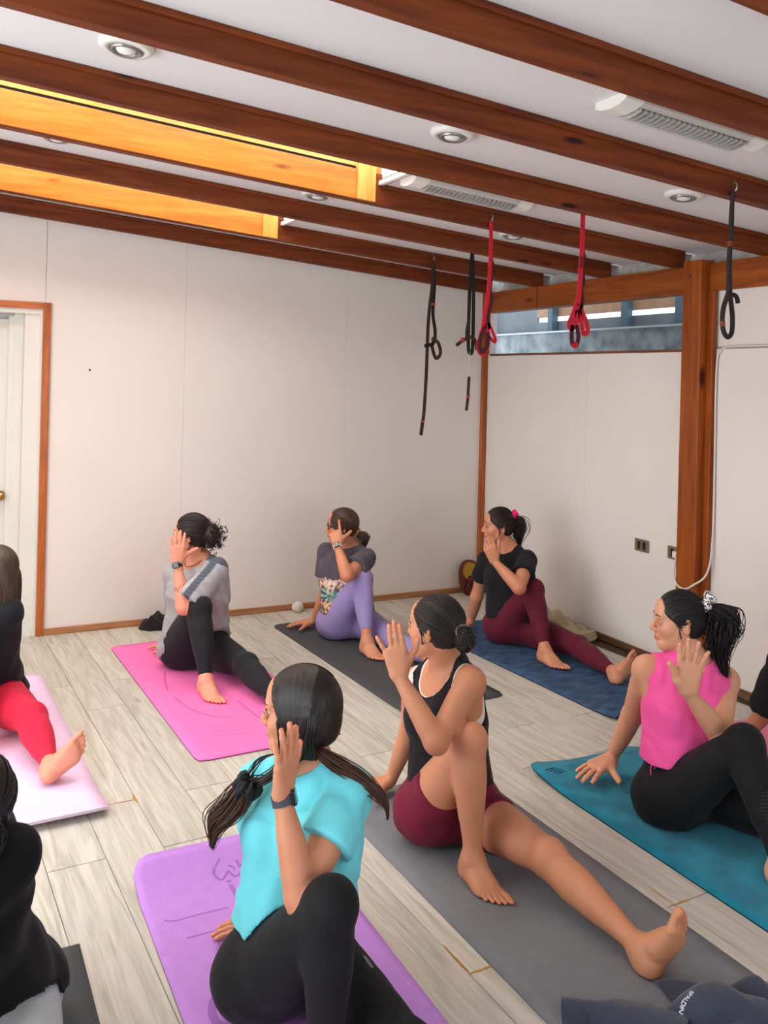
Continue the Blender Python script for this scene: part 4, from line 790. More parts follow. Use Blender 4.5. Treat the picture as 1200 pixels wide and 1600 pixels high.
# ---------------------------------------------------------------- the figure
class Person: pass
def make_person(label, J, spec):
    s = J['scale']; j = {k: np.array(v, float) for k, v in J.items() if k not in ('scale', 'rot')}; g = spec.get('girth', 1.0); gl = spec.get('leg', g); ga = spec.get('arm', g); gt = spec.get('torso', g)
    base = V3(j['pel'][0], j['pel'][1], 0.0); root = empty('person', tuple(base)); tag(root, label, 'person', 'people on yoga mats')
    pr = Person(); pr.root, pr.base, pr.j, pr.s, pr.spec = root, base, j, s, spec
    latp = nrm(j['hipL'] - j['hipR']); fwp = nrm(np.cross(latp, UZ)); latc = nrm(j['shL'] - j['shR']); upc = nrm(j['neck'] - j['chest']); fwc = nrm(np.cross(latc, upc)); pr.fwc, pr.latc, pr.upc, pr.latp, pr.fwp = fwc, latc, upc, latp, fwp
    FL = spec.get('floor', 0.006)
    # torso sections
    pel, ch, nk = j['pel'], j['chest'], j['neck']
    cen = [pel + UZ * -.02 * s, pel + (ch - pel) * .33, pel + (ch - pel) * .66, ch, ch + (nk - ch) * .55, ch + (nk - ch) * .92]
    wts = [0, .22, .55, .9, 1, 1]; lats = [nrm(latp * (1 - w) + latc * w) for w in wts]; fws = [nrm(fwp * (1 - w) + fwc * w) for w in wts]
    ab = spec.get('sections', [(.150, .108), (.132, .102), (.122, .094), (.136, .100), (.132, .078), (.062, .052)])
    sec = [(a * s * gt, b * s * gt) for a, b in ab]; pr.cen, pr.lats, pr.fws, pr.sec = cen, lats, fws, sec
    torso = [ring_seg(cen[i], cen[i + 1], lats[i], lats[i + 1], fws[i], fws[i + 1], sec[i][0], sec[i + 1][0], sec[i][1], sec[i + 1][1], k=.03, tag='torso') for i in range(5)]
    bs = spec.get('bust', 1.0)
    for e in (-1, 1): torso.append(ell(ch + fwc * .072 * s * gt + latc * e * .066 * s * gt + upc * .012 * s, V3(.058, .055, .060) * s * bs, (latc, fwc, upc), k=.035, tag='torso'))
    pr.torso = torso
    sh = []
    for e, n in ((1, 'shL'), (-1, 'shR')):
        sh.append(ell(j[n], V3(.050, .050, .050) * s * ga, k=.020, tag='shoulder')); sh.append(bone(nk + upc * .02 * s + latc * e * .02 * s, j[n] - upc * .002 * s, [(0, .036 * s), (.6, .030 * s), (1, .028 * s)], k=.03, tag='trap'))
        sh.append(bone(j[n] - upc * .02 * s, ch + latc * e * .085 * s, [(0, .046 * s * ga), (1, .055 * s * gt)], k=.03, tag='lat'))
    def arm(n, e, wname):
        S_, E_, W_ = j['sh' + n], j['el' + n], j['wr' + n]
        return [bone(S_, E_, [(0, .049 * s * ga), (.35, .047 * s * ga), (.75, .041 * s * ga), (1, .037 * s * ga)], k=.018, tag='upper'), ell(E_, V3(1, 1, 1) * .0365 * s * ga, k=.02, tag='elbow'), bone(E_, W_, [(0, .037 * s * ga), (.22, .040 * s * ga), (.6, .033 * s * ga), (.9, .0245 * s), (1, .0235 * s)], k=.016, tag='fore')]
    armL, armR = arm('L', 1, 'wrL'), arm('R', -1, 'wrR')
    hs = s * spec.get('hand', 1.1)
    hL = spec['handL']; hR = spec['handR']
    hpL, tipsL = hand_prims(j['wrL'], hL['D'], hL['S'], 'L', hs, **hL.get('kw', {})); hpR, tipsR = hand_prims(j['wrR'], hR['D'], hR['S'], 'R', hs, **hR.get('kw', {}))
    # head
    H = j['head']; Fh = nrm(spec['face']); Uh = nrm(spec.get('headup', UZ) - Fh * (spec.get('headup', UZ) @ Fh)); Lh = np.cross(Uh, Fh); q = s * spec.get('headscale', 1.0); pr.H, pr.Fh, pr.Uh, pr.Lh, pr.q = H, Fh, Uh, Lh, q
    hp = lambda x, y, z: H + (Lh * x + Fh * y + Uh * z) * q; pr.hp = hp; AX = (Lh, Fh, Uh)
    E_ = lambda x, y, z, r, k, tg='head': ell(hp(x, y, z), V3(*r) * q, AX, k, tg); B_ = lambda p0, p1, r0, r1, k: bone(hp(*p0), hp(*p1), [(0, r0 * q), (1, r1 * q)], k=k, tag='head')
    head = [E_(0, -.012, .018, (.074, .090, .084), .02), E_(0, .030, -.035, (.055, .056, .070), .03), E_(0, .068, -.096, (.019, .019, .017), .028), B_((.048, .0, -.056), (.016, .062, -.098), .018, .015, .03), B_((-.048, .0, -.056), (-.016, .062, -.098), .018, .015, .03),
            E_(.037, .054, -.034, (.022, .022, .022), .025), E_(-.037, .054, -.034, (.022, .022, .022), .025), B_((-.036, .072, .017), (.036, .072, .017), .012, .012, .016), E_(0, .066, .045, (.045, .020, .035), .03),
            B_((0, .084, .010), (0, .104, -.031), .0072, .0092, .009), E_(0, .103, -.035, (.0110, .0110, .0090), .006), E_(.011, .093, -.040, (.0078, .010, .0076), .006), E_(-.011, .093, -.040, (.0078, .010, .0076), .006),
            E_(0, .083, -.062, (.022, .013, .016), .012)]
    for e in (-1, 1):      # eye sockets
        pz = ell(hp(e * .032, .096, -.003), V3(.019, .016, .0105) * q, AX, .012, 'sub'); head.append(pz)
        lid = lambda sgn, zz, yy: [hp(e * (.032 + .0165 * a), yy - .0085 * a * a - .002 * abs(a), -.003 + sgn * zz * (1 - a * a)) for a in np.linspace(-1, 1, 5)]
        for pts, r_ in ((lid(1, .0068, .0905), .0030), (lid(-1, .0058, .0890), .0026)):
            for p0, p1 in zip(pts[:-1], pts[1:]): head.append(bone(p0, p1, [(0, r_ * q), (1, r_ * q)], k=.004, tag='head'))
    head += [B_((-.020, .080, -.0660), (0, .0925, -.0640), .0034, .0052, .004), B_((.020, .080, -.0660), (0, .0925, -.0640), .0034, .0052, .004), B_((-.017, .080, -.0710), (0, .0905, -.0745), .0038, .0066, .004), B_((.017, .080, -.0710), (0, .0905, -.0745), .0038, .0066, .004)]
    for e in (-1, 1):
        head += [E_(e * .076, -.012, -.012, (.007, .018, .029), .008), bone(hp(e * .080, -.020, .012), hp(e * .077, -.016, -.036), [(0, .006 * q), (1, .007 * q)], k=.006, tag='head'), bone(hp(e * .081, -.028, .004), hp(e * .080, -.014, .018), [(0, .005 * q), (1, .005 * q)], k=.006, tag='head')]
    neck = [bone(nk - upc * .03 * s, hp(0, -.024, -.060), [(0, .056 * s), (.4, .050 * s), (1, .052 * s)], k=.035, tag='neck'), bone(nk + fwc * .03 * s - upc * .02 * s, hp(0, -.005, -.070), [(0, .034 * s), (1, .030 * s)], k=.03, tag='neck')]
    up_group = torso + sh + neck + head + armL + armR + hpL + hpR
    # legs
    thp = [(0, .090 * s * gl), (.25, .088 * s * gl), (.6, .073 * s * gl), (.9, .056 * s * gl), (1, .054 * s * gl)]; shp = [(0, .052 * s * gl), (.12, .051 * s * gl), (.32, .054 * s * gl), (.6, .043 * s * gl), (.86, .0315 * s), (1, .033 * s)]
    def leg(n):
        h, k_, a = j['hip' + n], j['knee' + n], j['ank' + n]; back = nrm(np.cross(np.cross(k_ - h, a - k_), a - k_)) if np.linalg.norm(np.cross(nrm(k_ - h), nrm(a - k_))) > .12 else -UZ
        if back @ (h - k_) < 0 and n == 'R': back = -back
        cf = (a - k_); c0, c1 = k_ + cf * .1 + back * .012 * s, k_ + cf * .62 + back * .006 * s
        return [bone(h, k_, thp, k=.03, tag='thigh' + n), ell(k_ - back * .006 * s, V3(1, 1, 1) * .0535 * s * gl, k=.02, tag='knee' + n), bone(k_, a, shp, k=.02, tag='shin' + n), bone(c0, c1, [(0, .040 * s * gl), (.4, .046 * s * gl), (1, .030 * s * gl)], k=.02, tag='shin' + n)]
    legL, legR = leg('L'), leg('R')
    hips = [ell(pel + UZ * -.012 * s - fwp * .012 * s, V3(.165, .125, .10) * s * gl, (latp, fwp, UZ), k=.03, tag='pelvis')]
    for n, e in (('L', 1), ('R', -1)): hips.append(ell(j['hip' + n] - fwp * .045 * s + latp * e * .012 * s - UZ * .005 * s, V3(.092, .098, .095) * s * gl, (latp, fwp, UZ), k=.04, tag='butt'))
    fR, fL = spec['footR'], spec['footL']
    fpR, ftR = foot_prims(j['ankR'], fR['F'], fR.get('up', UZ), 'R', s * .97, toes=fR.get('toes', 0)); fpL, ftL = foot_prims(j['ankL'], fL['F'], fL['up'], 'L', s * .97, toes=fL.get('toes', 0.3))
    pr.torso, pr.sh, pr.neck, pr.head, pr.armL, pr.armR, pr.hips, pr.legL, pr.legR = torso, sh, neck, head, armL, armR, hips, legL, legR
    low_group = hips + torso[:2] + legL + legR + fpL + fpR
    F = Field([up_group, low_group], floor=FL)
    h = spec.get('res', .0075); hf = spec.get('fine', .0034)
    fine = [(j['wrL'] + nrm(hL['D']) * .085 * s, .125 * s), (j['wrR'] + nrm(hR['D']) * .085 * s, .125 * s), (hp(0, .02, -.02), .135 * s), (j['ankR'] + nrm(fR['F']) * .07 * s, .15 * s), (j['ankL'] + nrm(fL['F']) * .07 * s, .15 * s)]
    skipf = spec.get('skip_fine', ()); fine = [f for i, f in enumerate(fine) if i not in skipf]
    def in_fine(P, shrink):
        m = np.zeros(len(P), bool)
        for c, r in fine: m |= np.einsum('ij,ij->i', P - c, P - c) < (r - shrink) ** 2
        return m
    parts = [mesh_field(F, h, keep=lambda P: ~in_fine(P, 2.2 * h))]
    for i, (c, r) in enumerate(fine):
        prev = fine[:i]
        def kp(P, c=c, r=r, prev=prev):
            m = np.einsum('ij,ij->i', P - c, P - c) < r * r
            for c2, r2 in prev: m &= np.einsum('ij,ij->i', P - c2, P - c2) > (r2 - .006) ** 2
            return m
        parts.append(mesh_field(F, hf, c - r, c + r, keep=kp))
    parts = [(relax(P, Q, 1, .35), Q) for P, Q in parts]
    P, Q = cat_meshes(parts)
    # colour of the skin itself: lips, ears and knuckles redder, soles paler, nails glossy pale
    T = np.ones((len(P), 3)); hq = np.stack([(P - H) @ Lh, (P - H) @ Fh, (P - H) @ Uh], -1) / q
    lip = np.exp(-(((hq[:, 2] + .0695) / .0092) ** 6)) * np.exp(-((hq[:, 0] / .021) ** 6)) * (hq[:, 1] > .078); T *= 1 - lip[:, None] * V3(.10, .44, .38)
    ck = np.exp(-((np.abs(hq[:, 0]) - .040) / .02) ** 2 - ((hq[:, 2] + .038) / .022) ** 2) * (hq[:, 1] > .02); T *= 1 - ck[:, None] * V3(.0, .10, .10)
    for tp, d, N in tipsL + tipsR + ftL + ftR:
        w = np.exp(-(np.linalg.norm(P - tp, axis=1) / .013) ** 2); T *= 1 - w[:, None] * V3(-.03, .10, .08)
    for tp, d, N in tipsL + tipsR + [(a_, b_, -c_) for a_, b_, c_ in ftL + ftR]:      # nails, paler and pinker
        w = (np.linalg.norm(P - tp - d * .001, axis=1) < .0115 * s) & ((P - tp) @ N < -.0030 * s) & ((P - tp) @ d > -.008 * s); T[w] = V3(*spec.get('nail', (1.22, 1.12, 1.10)))
    for kn in ('kneeL', 'kneeR', 'elL'):
        w = np.exp(-(np.linalg.norm(P - j[kn], axis=1) / .06) ** 4); T *= 1 - w[:, None] * V3(.05, .13, .14)
    if 'tattoo' in spec:
        a = j['elL'] + (j['wrL'] - j['elL']) * .42; ax = nrm(j['wrL'] - j['elL']); al = (P - a) @ ax; rad = np.linalg.norm(P - a - al[:, None] * ax, axis=1); th = np.arctan2((P - a) @ nrm(np.cross(ax, CT)), (P - a) @ CT)
        pat = (np.abs(al - .008 * np.sin(th * 9)) < .007) & (rad < .06) & (np.sin(th * 18 + al * 400) > -.4); T[pat] *= V3(.32, .36, .42)
    body = np_object('body', P, Q, skin_mat('skin ' + spec['skin'][0], spec['skin'][1]), root, base, np.clip(T, 0, 1.3)); pr.body = body
    # eyes
    eg = spec.get('eyes', (-1, 1))
    HF = Field([neck + head])
    def surf(x, z, y0=.13, y1=.02):
        ys = np.linspace(y0, y1, 180); pts = np.array([hp(x, y, z) for y in ys]); dv = HF.blocks(pts, 0.0, np.zeros((1, 3)), .03)[:, 0]; i = np.argmax(dv < 0); return ys[i]
    for e in eg:
        c = hp(e * .033, .0742, -.003)
        ex = empty_part('eye', pr, ell_mesh(c, V3(.0118, .0128, .0078) * q, AX, 20, 12), mat('eye white', (196, 184, 176), 0.3))
        empty_part('iris', pr, ell_mesh(c + nrm(Fh + Lh * e * .08) * .0086 * q, V3(.0062, .0052, .0064) * q, AX), mat('dark brown iris', (34, 20, 15), 0.1), parent=ex)
        lash = [hp(e * (.032 + .0170 * a), .0905 - .0085 * a * a + .0016, -.003 + .0045 * (1 - a * a) + .0002) for a in np.linspace(-1, 1, 11)]
        empty_part('eyelashes', pr, tubes([lash], [np.array([.0005] + [.0017] * 9 + [.0007]) * q], n=6), mat('dark lashes', (26, 17, 15), 0.6))
        xs = np.linspace(.010, .053, 11); br = [hp(e * x, surf(e * x, zz) + .0006, zz) for x, zz in zip(xs, .0175 + .0075 * np.sin(np.pi * np.linspace(.12, .85, 11)))]
        empty_part('eyebrow', pr, tubes([br], [np.array([.0010, .0022, .0028, .0029, .0029, .0027, .0025, .0022, .0018, .0012, .0005]) * q], n=6), mat('dark eyebrow', (40, 27, 22), 0.7))
    return pr
def ell_mesh(c, rad, axes, n=14, m=9):
    A = np.array(axes); P = []; Q = []
    for i in range(m + 1):
        ph = math.pi * i / m
        for k in range(n):
            th = 2 * math.pi * k / n; P.append(c + A.T @ (V3(math.sin(ph) * math.cos(th), math.sin(ph) * math.sin(th), math.cos(ph)) * rad))
    for i in range(m):
        for k in range(n): Q.append((i * n + k, i * n + (k + 1) % n, (i + 1) * n + (k + 1) % n, (i + 1) * n + k))
    return np.array(P), np.array(Q)
def empty_part(name, pr, PQ, material, parent=None, **k):
    o = np_object(name, PQ[0], PQ[1], material, parent or pr.root, pr.base, **k); return o

# ---------------------------------------------------------------- clothes
def folds(amp, freq, n, m, seed=0):
    n, m = nrm(n), nrm(m); rs = np.random.RandomState(seed); A = rs.normal(size=(5, 3)); A /= np.linalg.norm(A, axis=1)[:, None]; ph = rs.rand(5) * 6.28
    def fn(P):
        w = sum(np.sin(P @ (A[i] * freq * (.35 + .15 * i)) + ph[i]) for i in range(4)); return amp * (0.6 * np.sin(freq * (P @ n) + 1.3 * w) + 0.4 * np.sin(freq * 1.7 * (P @ m) + w))
    return fn
def plane_cut(p, n): n = nrm(n); p = np.asarray(p, float); return lambda P: (P - p) @ n           # keeps the side against n
def ball_cut(c, r, sq=None, axes=None):
    c = np.asarray(c, float)
    def fn(P):
        q = P - c
        if axes is not None: q = q @ np.array(axes).T / np.asarray(sq)
        return (r - np.linalg.norm(q, axis=1)) * (min(sq) if sq is not None else 1)
    return fn
def garment(pr, name, groups, off, cuts, material, h=None, disp=None, relaxn=1, gk=.012, label=None, tint=None):
    F = Field(groups, off=off, cuts=cuts, gk=gk, disp=disp, floor=pr.spec.get('floor', .006) - 0.002); P, Q = mesh_field(F, h or pr.spec.get('res', .0075) * .9); P = relax(P, Q, relaxn, .4)
    o = np_object(name, P, Q, material, pr.root, pr.base, tint=None if tint is None else tint(P))
    if label: o['label'] = label
    return o
def sleeve(pr, n, t_end, add, flare=0.0):
    """the covered part of an upper arm, cut square at t_end"""
    s, ga = pr.s, pr.spec.get('arm', pr.spec.get('girth', 1.0)); S_, E_ = pr.j['sh' + n], pr.j['el' + n]; d = nrm(E_ - S_); e = S_ + (E_ - S_) * t_end; b = bone(S_, S_ + (E_ - S_) * min(1, t_end + .15), [(0, .042 * s * ga), (.35, .046 * s * ga + add), (1, .045 * s * ga + add + flare)], k=.014)
    f0 = b.fn; b.fn = lambda P: np.maximum(f0(P), (P - e) @ d); return b
def tee(pr, material, sleeve_t=.55, loose=.010, hem=0.10, neck_r=.085, amp=.003, name='t_shirt', flare=.010, low=1.12, neck_drop=.0, tint=None, sleeves='LR', freq=70, hips=False, tilt=None):
    s = pr.s; c, l, f, a = pr.cen, pr.lats, pr.fws, pr.sec
    body = [ring_seg(c[i], c[i + 1], l[i], l[i + 1], f[i], f[i + 1], a[i][0] * (low if i == 0 else 1.06 if i == 1 else 1), a[i + 1][0] * (1.06 if i == 0 else 1.0), a[i][1] * (low if i == 0 else 1.06 if i == 1 else 1), a[i + 1][1] * (1.06 if i == 0 else 1), k=.05) for i in range(4)]
    top = [ring_seg(c[4], c[5], l[4], l[5], f[4], f[5], a[4][0], a[5][0], a[4][1], a[5][1], k=.03)]
    slv = [sleeve(pr, n, sleeve_t, .004 + loose * .5, flare) for n in sleeves]
    sh = [Prim(p.fn, p.lo, p.hi, .014, p.tag) for p in pr.sh]
    bust = pr.torso[5:7]
    nc = pr.j['neck'] + pr.upc * .045 * s + pr.fwc * (.030 + neck_drop * .5) * s - pr.upc * neck_drop * s
    cuts = [ball_cut(nc, neck_r * s), plane_cut(pr.base + V3(0, 0, hem), -UZ if tilt is None else -nrm(UZ + tilt))]
    if hips:
        body = body + pr.hips
        for lg in (pr.legR, pr.legL): cuts.append(lambda P, f0=lg[0].fn: .010 - f0(P))
    return garment(pr, name, [body + bust + top + sh + slv], loose * .75, cuts, material, disp=folds(amp, freq, pr.upc + .5 * pr.latc, pr.latc + .4 * pr.fwc, seed=int(abs(pr.base[0]) * 100)), tint=tint)
def cut_prims(ps, e, n):
    out = []
    for p in ps:
        b = Prim(None, p.lo, p.hi, p.k, p.tag); b.fn = (lambda P, f0=p.fn: np.maximum(f0(P), (P - e) @ n)); out.append(b)
    return out
def leg_cut(pr, n, t):
    k_, a = pr.j['knee' + n], pr.j['ank' + n]; e = k_ + (a - k_) * t; d = nrm(a - k_)
    return e, d
def leggings(pr, material, t_end=(.92, .92), waist=.24, off=.004, name='leggings', amp=.0009):
    s = pr.s; out = []
    for n, lg, t in (('L', pr.legL, t_end[0]), ('R', pr.legR, t_end[1])):
        e, d = leg_cut(pr, n, t); ks = []
        for p in lg:
            if p.tag.startswith('shin'):
                b = Prim(None, p.lo, p.hi, p.k, p.tag); f0 = p.fn; b.fn = (lambda P, f0=f0, e=e, d=d: np.maximum(f0(P), (P - e) @ d)); ks.append(b)
            else: ks.append(p)
        out += ks
    wp = pr.j['pel'] + UZ * (waist - .12) * s
    return garment(pr, name, [pr.hips + cut_prims(pr.torso[:3], wp, nrm(pr.cen[1] - pr.cen[0])) + out], off, [], material, disp=folds(amp, 60, UZ, pr.latp, 3))
def shorts(pr, material, t_end=.42, waist=.22, off=.006):
    s = pr.s; out = []
    for n, lg in (('L', pr.legL), ('R', pr.legR)):
        h_, k_ = pr.j['hip' + n], pr.j['knee' + n]; e = h_ + (k_ - h_) * t_end; d = nrm(k_ - h_); p = lg[0]; b = Prim(None, p.lo, p.hi, p.k); b.fn = (lambda P, f0=p.fn, e=e, d=d: np.maximum(f0(P), (P - e) @ d)); out.append(b)
    wp = pr.j['pel'] + UZ * (waist - .12) * s
    return garment(pr, 'shorts', [pr.hips + cut_prims(pr.torso[:3], wp, UZ) + out], off, [], material, disp=folds(.0025, 55, UZ, pr.latp, 3))

# ---------------------------------------------------------------- hair
CAPR = V3(.074, .090, .084)
def cap_point(pr, d, off):
    """point of the hair shell in direction d (head coords) """
    r = CAPR + off; d = np.asarray(d, float); k = 1 / np.sqrt(((d / r) ** 2).sum(-1)); p = d * k[..., None] if d.ndim > 1 else d * k
    return p + V3(0, -.012, .018)
def to_world(pr, p): p = np.atleast_2d(p); return pr.H + (p[:, :1] * pr.Lh + p[:, 1:2] * pr.Fh + p[:, 2:] * pr.Uh) * pr.q
HL_Z = [-.2, -.10, -.045, -.02, .01, .040, .058, .075, .2]; HL_Y = [-.05, -.045, -.020, .016, .046, .066, .082, .12, .3]
def hair_cap(pr, extra=(), thick=.012, h=.005, ear=True, hl=0.0, drop=-.075):
    q = pr.q; E_ = lambda c, r, k=.02: ell(pr.hp(*c), V3(*r) * q, (pr.Lh, pr.Fh, pr.Uh), k)
    pr_ = [E_((0, -.012, .018), CAPR + thick), E_((0, -.040, -.025), (.064, .052, .055), .03)] + list(extra)
    def hairline(P):
        w = P - pr.H; x = w @ pr.Lh / q; y = w @ pr.Fh / q; z = w @ pr.Uh / q; return (y - np.interp(z + .012 * np.sin(x * 60), HL_Z, HL_Y) - hl - .03 * (x / .07) ** 2 * 0) * q * .8
    def nape(P): return (drop - (P - pr.H) @ pr.Uh / q) * q
    return pr_, [hairline, nape]
def swept(pr, tie, n, rs, off=.013, r=.0016, front=True):
    """strands combed from the hairline to the tie point (head coords)"""
    tdir = nrm(np.asarray(tie) - V3(0, -.012, .018)); a = rs.uniform(-1, 1, n) * 2.75; x = .080 * np.sin(a); zz = np.clip(.02 + .070 * np.cos(a), -.08, .1)
    y = np.interp(zz, HL_Z, HL_Y) * .96 - rs.uniform(0, 1, n) ** 1.5 * .07; d0 = np.stack([x, y + .012, zz - .018], -1); d0 /= np.linalg.norm(d0, axis=1)[:, None]; M = 13; t = np.linspace(0, 1, M)[None, :, None]
    om = np.arccos(np.clip(d0 @ tdir, -1, 1))[:, None, None]; D = (np.sin((1 - t) * om) * d0[:, None] + np.sin(t * om) * tdir) / (np.sin(om) + 1e-6)
    o = off + rs.uniform(-.0025, .002, n)[:, None] + .004 * np.sin(np.pi * t[:, :, 0]) * rs.uniform(-.5, 1, n)[:, None]; R = CAPR[None, None] + o[..., None]; k = 1 / np.sqrt(((D / R) ** 2).sum(-1, keepdims=True)); p = D * k + V3(0, -.012, .018)
    w = np.clip((t - .78) / .22, 0, 1); tg = np.asarray(tie) + rs.normal(size=(n, 1, 3)) * .006; p = p * (1 - w) + tg * w; P = to_world(pr, p.reshape(-1, 3)).reshape(n, M, 3)
    return list(P), [r * np.concatenate([[.3], np.ones(M - 2), [.7]])] * n
def draped(pr, ctrl, r=.0015, m=14, off=.014):
    """strands through control points given per strand (head coords); those over the skull are pushed onto it"""
    out = []
    for C in ctrl:
        p = spline(C, m); q = p - V3(0, -.012, .018); k = np.sqrt(((q / (CAPR + off)) ** 2).sum(1)); f = np.where((k < 1) | (p[:, 2] > .0), 1 / k, 1.0); f = np.where(p[:, 2] > -.02, f, np.maximum(f, 1)); f = np.where(k < 1, 1 / k, np.where(p[:, 2] > .0, 1 / k, 1)); p = q * f[:, None] + V3(0, -.012, .018); out.append(to_world(pr, p))
    return out, [r] * len(out)
def lock(pr, guide, n, rs, spread, r=.0016, wave=0.0, wfreq=5, taper=True, world=True, npt=22, sp_end=None):
    """a lock of n strands along guide (world coords)"""
    G = spline(guide, npt); m = len(G); t = np.linspace(0, 1, m); paths, rad = [], []
    for i in range(n):
        a, b = rs.normal(size=2) * .5; u = nrm(np.cross(np.gradient(G, axis=0).mean(0), V3(.2, .9, .3))); v = nrm(np.cross(np.gradient(G, axis=0).mean(0), u)); se = spread if sp_end is None else sp_end
        sw = spread * (1 - t) + se * t; env = np.clip(np.sin(np.pi * np.clip(t * .9 + .1, 0, 1)) * 1.1, .25, 1) if taper else np.ones(m)
        ph = rs.rand() * 6.28; L = rs.uniform(.82, 1.0); k = np.clip(t * L, 0, 1); Gi = np.stack([np.interp(k, t, G[:, c]) for c in range(3)], -1)
        o = (u * a + v * b)[None] * (sw * env)[:, None] + wave * (u[None] * np.sin(t * wfreq * 6.28 + ph)[:, None] + v[None] * np.cos(t * wfreq * 6.28 + ph * 1.7)[:, None]) * np.clip(t * 3, 0, 1)[:, None]
        paths.append(Gi + o); rad.append(r * np.clip(1.15 - t ** 3, .2, 1))
    return paths, rad
def build_hair(pr, prims, cuts, strands, material, h=.005, name='hair', amp=.0015):
    s = pr.s; ms = []
    if prims:
        F = Field([prims], cuts=cuts, disp=lambda P: amp * np.sin(P @ pr.Lh * 420) * np.sin(P @ pr.Uh * 90 + 2)); P, Q = mesh_field(F, h); ms.append((relax(P, Q, 1, .4), Q))
    paths = [p for S in strands for p in S[0]]; rad = [r for S in strands for r in S[1]]
    if paths: ms.append(tubes(paths, rad, 5))
    P, Q = cat_meshes(ms); return np_object(name, P, Q, material, pr.root, pr.base)
def scrunchie(pr, c, axis, R, r, material, parent, label=None, seed=0, bulk=1.0):
    rs = np.random.RandomState(seed); axis = nrm(axis); u = nrm(np.cross(axis, V3(.3, .2, .9))); v = np.cross(axis, u); N, M_ = 48, 12; P = []; Q = []
    for i in range(N):
        a = 2 * math.pi * i / N; d = u * math.cos(a) + v * math.sin(a); rr = r * (1 + .28 * math.sin(a * 7 + 1) + .18 * math.sin(a * 13)); cc = c + d * R * (1 + .08 * math.sin(3 * a)) + axis * r * .35 * math.sin(5 * a)
        for k in range(M_):
            b = 2 * math.pi * k / M_; P.append(cc + (d * math.cos(b) + axis * math.sin(b) * bulk) * rr * (1 + .12 * math.sin(3 * b + a * 9)))
        
    for i in range(N):
        for k in range(M_): Q.append((i * M_ + k, i * M_ + (k + 1) % M_, ((i + 1) % N) * M_ + (k + 1) % M_, ((i + 1) % N) * M_ + k))
    o = np_object('scrunchie', np.array(P), np.array(Q), material, parent, pr.base)
    if label: o['label'] = label
    return o
def wristband(pr, n, t, w, thick, material, name, face=None, facemat=None, facedir=None, parent=None, fs=(.019, .016, .0055)):
    """band round the forearm at fraction t, with an optional watch case towards facedir"""
    E_, W_ = pr.j['el' + n], pr.j['wr' + n]; ax = nrm(W_ - E_); c = E_ + (W_ - E_) * t; u = nrm(np.cross(ax, V3(.31, .7, .2))); v = np.cross(ax, u); s = pr.s; R = np.interp(t, [.6, .9, 1, 1.1], [.033, .0245, .0235, .023]) * s + .0022; P, Q = [], []
    N = 32; prof = [(-w, 0), (-w, thick), (w, thick), (w, 0)]
    for i in range(N):
        a = 2 * math.pi * i / N; d = u * math.cos(a) + v * math.sin(a)
        for x, y in prof: P.append(c + ax * x + d * (R + y))
    for i in range(N):
        for k in range(4): Q.append((i * 4 + k, i * 4 + (k + 1) % 4, ((i + 1) % N) * 4 + (k + 1) % 4, ((i + 1) % N) * 4 + k))
    o = np_object(name, np.array(P), np.array(Q), material, pr.root, pr.base, smooth=False)
    if facemat:
        f = nrm(facedir - ax * (facedir @ ax)); sd = np.cross(ax, f); cc = c + f * (R + thick * .5 + fs[2] * .4); mb = MB(); a, b, t_ = fs
        vs = [tuple(cc - pr.base + sd * x * a + ax * y * b + f * z * t_) for z in (-1, 1) for x, y in ((-1, -1), (1, -1), (1, 1), (-1, 1))]; mb.hexa(vs); w_ = mb.build('watch_case', facemat, o, bevel=.003, seg=3)
    return o
